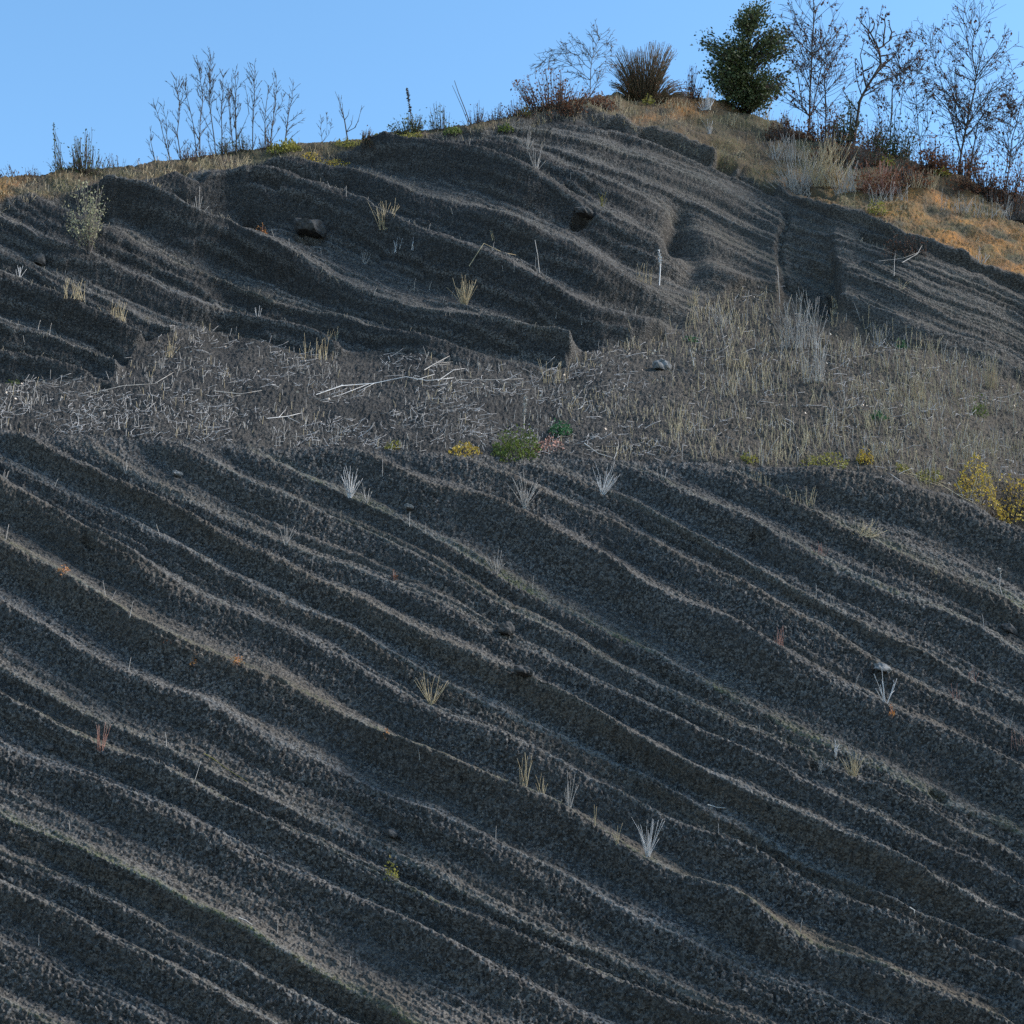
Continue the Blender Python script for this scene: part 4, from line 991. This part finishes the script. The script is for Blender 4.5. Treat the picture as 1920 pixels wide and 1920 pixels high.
rock("scoria_stone", "small dark stone at the left foot of the face", 194, 722, 20, 10, M_ROCK, seed=16)
rock("scoria_stone", "grey boulder at the right edge under the brambles", 1925, 395, 50, 40, M_PROCK, seed=17)
branch("fallen_branch", "long bleached branch lying across the ledge, left of centre", [(592,740),(640,728),(700,718),(760,713),(800,718),(850,712)], 1.3, M_WHITE, twigs=[[(690,720),(640,740),(600,752)], [(700,718),(670,735)], [(780,716),(815,706)], [(820,716),(850,700),(870,690)]])
branch("fallen_branch", "curved grey branch right of the long bleached one", [(820,735),(860,716),(920,712),(980,714)], 1.0, M_PALE, twigs=[[(900,712),(930,730)]])
branch("fallen_branch", "forked pale branch lying above the long bleached one", [(795,703),(815,690),(842,675)], 1.1, M_PALE, twigs=[[(810,694),(842,690)], [(820,688),(850,680)]])
branch("fallen_branch", "bare sticks lying on the lip right of the green plants", [(1095,835),(1120,850),(1150,862)], 1.1, M_PALE, twigs=[[(1100,845),(1140,848)], [(1150,860),(1160,838),(1157,826)]])
branch("fallen_branch", "thin arched stick on the slope above the straw tuft", [(880,515),(905,498),(940,484),(968,478)], .9, M_STRAW, lift=.12)
branch("fallen_branch", "long thin stick lying at the left of the ledge", [(170,738),(230,728),(290,722),(325,706)], .9, M_PALE)
branch("fallen_branch", "straight grey stick lying in the middle left of the ledge", [(400,742),(450,742),(490,736)], 1.0, M_PALE, twigs=[[(450,742),(435,752)]])
branch("fallen_branch", "pale twigs on the ledge in front of the long bleached branch", [(500,785),(540,778),(565,770)], 1.0, M_WHITE, twigs=[[(540,778),(560,790)], [(520,781),(535,768)]])
branch("fallen_branch", "crossed sticks hanging from the root clump on the buttress", [(1690,500),(1720,478),(1728,462)], .9, M_PALE, lift=.15, twigs=[[(1650,508),(1690,490),(1725,474)], [(1676,530),(1676,500),(1676,466)]])
shrub("root_clump", "dark torn root clump sticking out of the buttress", "roots", (1700,462), [(1650,470),(1665,440),(1700,432),(1740,448),(1738,480),(1700,490),(1665,482)], .8, 80, 160, 4, M_DEADLEAF, M_BARK, None, -.3, .7, .3, spreadbase=.9)
spike("hanging_root", "thin root hanging down the gully edge from the overhang", [(1480,350),(1466,362),(1464,385),(1460,412)], .8, M_PALE, cat="root")
branch("fallen_branch", "small pale chip of wood on the lower right face", [(1325,1512),(1345,1512),(1360,1513)], 1.6, M_PALE)
branch("fallen_branch", "short grey twig on the lower face, bottom right", [(1703,1708),(1712,1716),(1718,1724)], 1.2, M_PALE)
branch("fallen_branch", "short pale twig on the mossy bed at the bottom", [(447,1736),(460,1742),(472,1750)], 1.2, M_PALE)
branch("trailing_vine", "thin green trailing vine on the left of the lower face", [(382,1408),(400,1418),(420,1430),(440,1444),(465,1458)], .6, M_YGREEN, cat="vine")
branch("fallen_branch", "pale dry vines draped over the lip at the right", [(1660,885),(1710,895),(1760,908),(1800,935),(1830,945)], .9, M_STRAW, twigs=[[(1680,893),(1730,902),(1770,915)], [(1750,902),(1800,915),(1825,935)], [(1700,888),(1740,905)]])

# ------------------------------------------------------------------ grass and litter nobody could count
def stuff(name, label, mb, m):
    o = mb.build(name, m, None, None)
    return tag(o, label, None, None, "stuff")
g_up = MB(); g_st = MB(); g_ly = MB(); g_lf = MB(); g_bed = MB()
def dens(x, y): return .40 + 1.25 * float(fbm(np.array(x / 70.0), np.array(y / 24.0), 2, 201))
n = 0
while n < 3400:
    x = R(-260, 2240); f = float(FOOT(x)); l = float(LIP(x)); y = R(f - 6, l + 2)
    if R(0, 1) > dens(x, y) or (x > 1250 and R(0, 1) < .45): continue
    if 1180 < x < 1290 and y < 770 and R(0, 1) < .7: continue
    if y > f + 6 or R(0, 1) < .5:
        b = surf(x, y); k = mpp(b)
        a = R(0, 2 * math.pi); d = np.array([math.cos(a), math.sin(a) * .5, math.sin(a) * .55 + .1])
        L = R(6, 20) * k if R(0, 1) < .85 else R(18, 40) * k
        pts = stem_pts(b + np.array([0, -.05, .03]), d, L, R(.3, 1.3), 3)
        g_ly.tube(pts, .64 * k, .4 * k, 3)
    n += 1
n = 0
while n < 5000:
    x = R(-260, 2240); f = float(FOOT(x)); l = float(LIP(x))
    w = .16 + .84 * float(sst(900, 1450, np.array(x)))
    if R(0, 1) > w: continue
    y = f - 4 + (l - f + 6) * R(0, 1)
    if R(0, 1) > dens(x, y + 300) : continue
    if 1180 < x < 1290 and y < 770 and R(0, 1) < .6: continue
    b = surf(x, y); k = mpp(b)
    h = R(7, 26) * k * (1.9 if x > 1250 and R(0, 1) < .6 else .9)
    mbx = g_st if (x > 1050 and R(0, 1) < .72) or R(0, 1) < .2 else g_up
    mbx.tube(stem_pts(b - UP * .05, np.array([R(-.28, .28), R(-.3, .2), 1]), h, R(.1, .5), 3), .62 * k, .32 * k, 3); n += 1
for _ in range(260):
    x = R(0, 1920); f = float(FOOT(x)); l = float(LIP(x)); y = R(f + 6, l - 4)
    if x < 1000 and R(0, 1) < .6: continue
    b = surf(x, y); k = mpp(b)
    g_lf.leaf(b + np.array([0, -.06, .06]), np.array([R(-1, 1), -.6, R(-.2, .8)]), R(3, 6.5) * k, .8)
# dry grass along the bed edges and on the bank under the crest
ups = [curve(l[0]) for l in UPP]
n = 0
while n < 1000:
    c = ups[rng.integers(len(ups))]; x = R(-10, 1930); y = float(c(x)) - abs(R(0, 1)) ** 2 * 22 + 2
    if y < float(CAP(x)) or y > float(FOOT(x)) - 3: continue
    if R(0, 1) > dens(x * 1.3, y + 900): continue
    b = surf(x, y); k = mpp(b); h = R(3, 12) * k
    g_bed.tube(stem_pts(b - UP * .03, np.array([R(-.7, .7), R(-.6, .1), 1]), h, R(.2, .9), 2), .5 * k, .3 * k, 3); n += 1
n = 0
while n < 1900:
    x = R(-260, 2240); c0, c1 = float(CREST(x)), float(CAP(x)); y = R(c0 - 1, c1 + 4)
    if R(0, 1) > .1 + dens(x, y + 500): continue
    if (x < 1000 and R(0, 1) < .75) or (x > 1680 and R(0, 1) < .6): continue
    b = surf(x, y); k = mpp(b); h = R(4, 17) * k
    mbx = g_st if R(0, 1) < .65 else g_bed
    mbx.tube(stem_pts(b - UP * .03, np.array([R(-.6, .6), R(-.6, .2), 1]), h, R(.2, .9), 2), .55 * k, .3 * k, 3); n += 1
lows = [(curve(l[0]), l[3] + l[4]) for l in LOW]
n = 0
while n < 1500:
    c, w = lows[rng.integers(len(lows))]; x = R(-10, 1930)
    if R(0, 1) > w * .6: continue
    y = float(c(x)) - R(0, 1) ** 2 * 26 + 1
    if y < float(LIP(x)) + 4 or y > 1950: continue
    if R(0, 1) > dens(x * .8, y * 2): continue
    b = surf(x, y); k = mpp(b); h = R(3, 9) * k
    g_bed.tube(stem_pts(b - UP * .03, np.array([R(-.7, .7), R(-.7, 0), 1]), h, R(.2, .9), 2), .5 * k, .3 * k, 3); n += 1
stuff("dry_grass", "thin grey dry stems standing all over the ledge", g_up, M_PALE)
stuff("straw_grass", "straw coloured dry grass on the talus and the crest bank", g_st, M_STRAW)
stuff("twig_litter", "pale twigs and dead stems littering the ledge", g_ly, plain("dead_twig", (0.24, 0.22, 0.205), (0.50, 0.47, 0.45), 1.5))
stuff("fallen_leaves", "pale fallen leaves scattered over the ledge", g_lf, M_PALELEAF)
stuff("bed_grass", "short dry grass fuzz along the edges of the cinder beds", g_bed, plain("fuzz", (0.16, 0.14, 0.11), (0.34, 0.30, 0.23), 2.0))
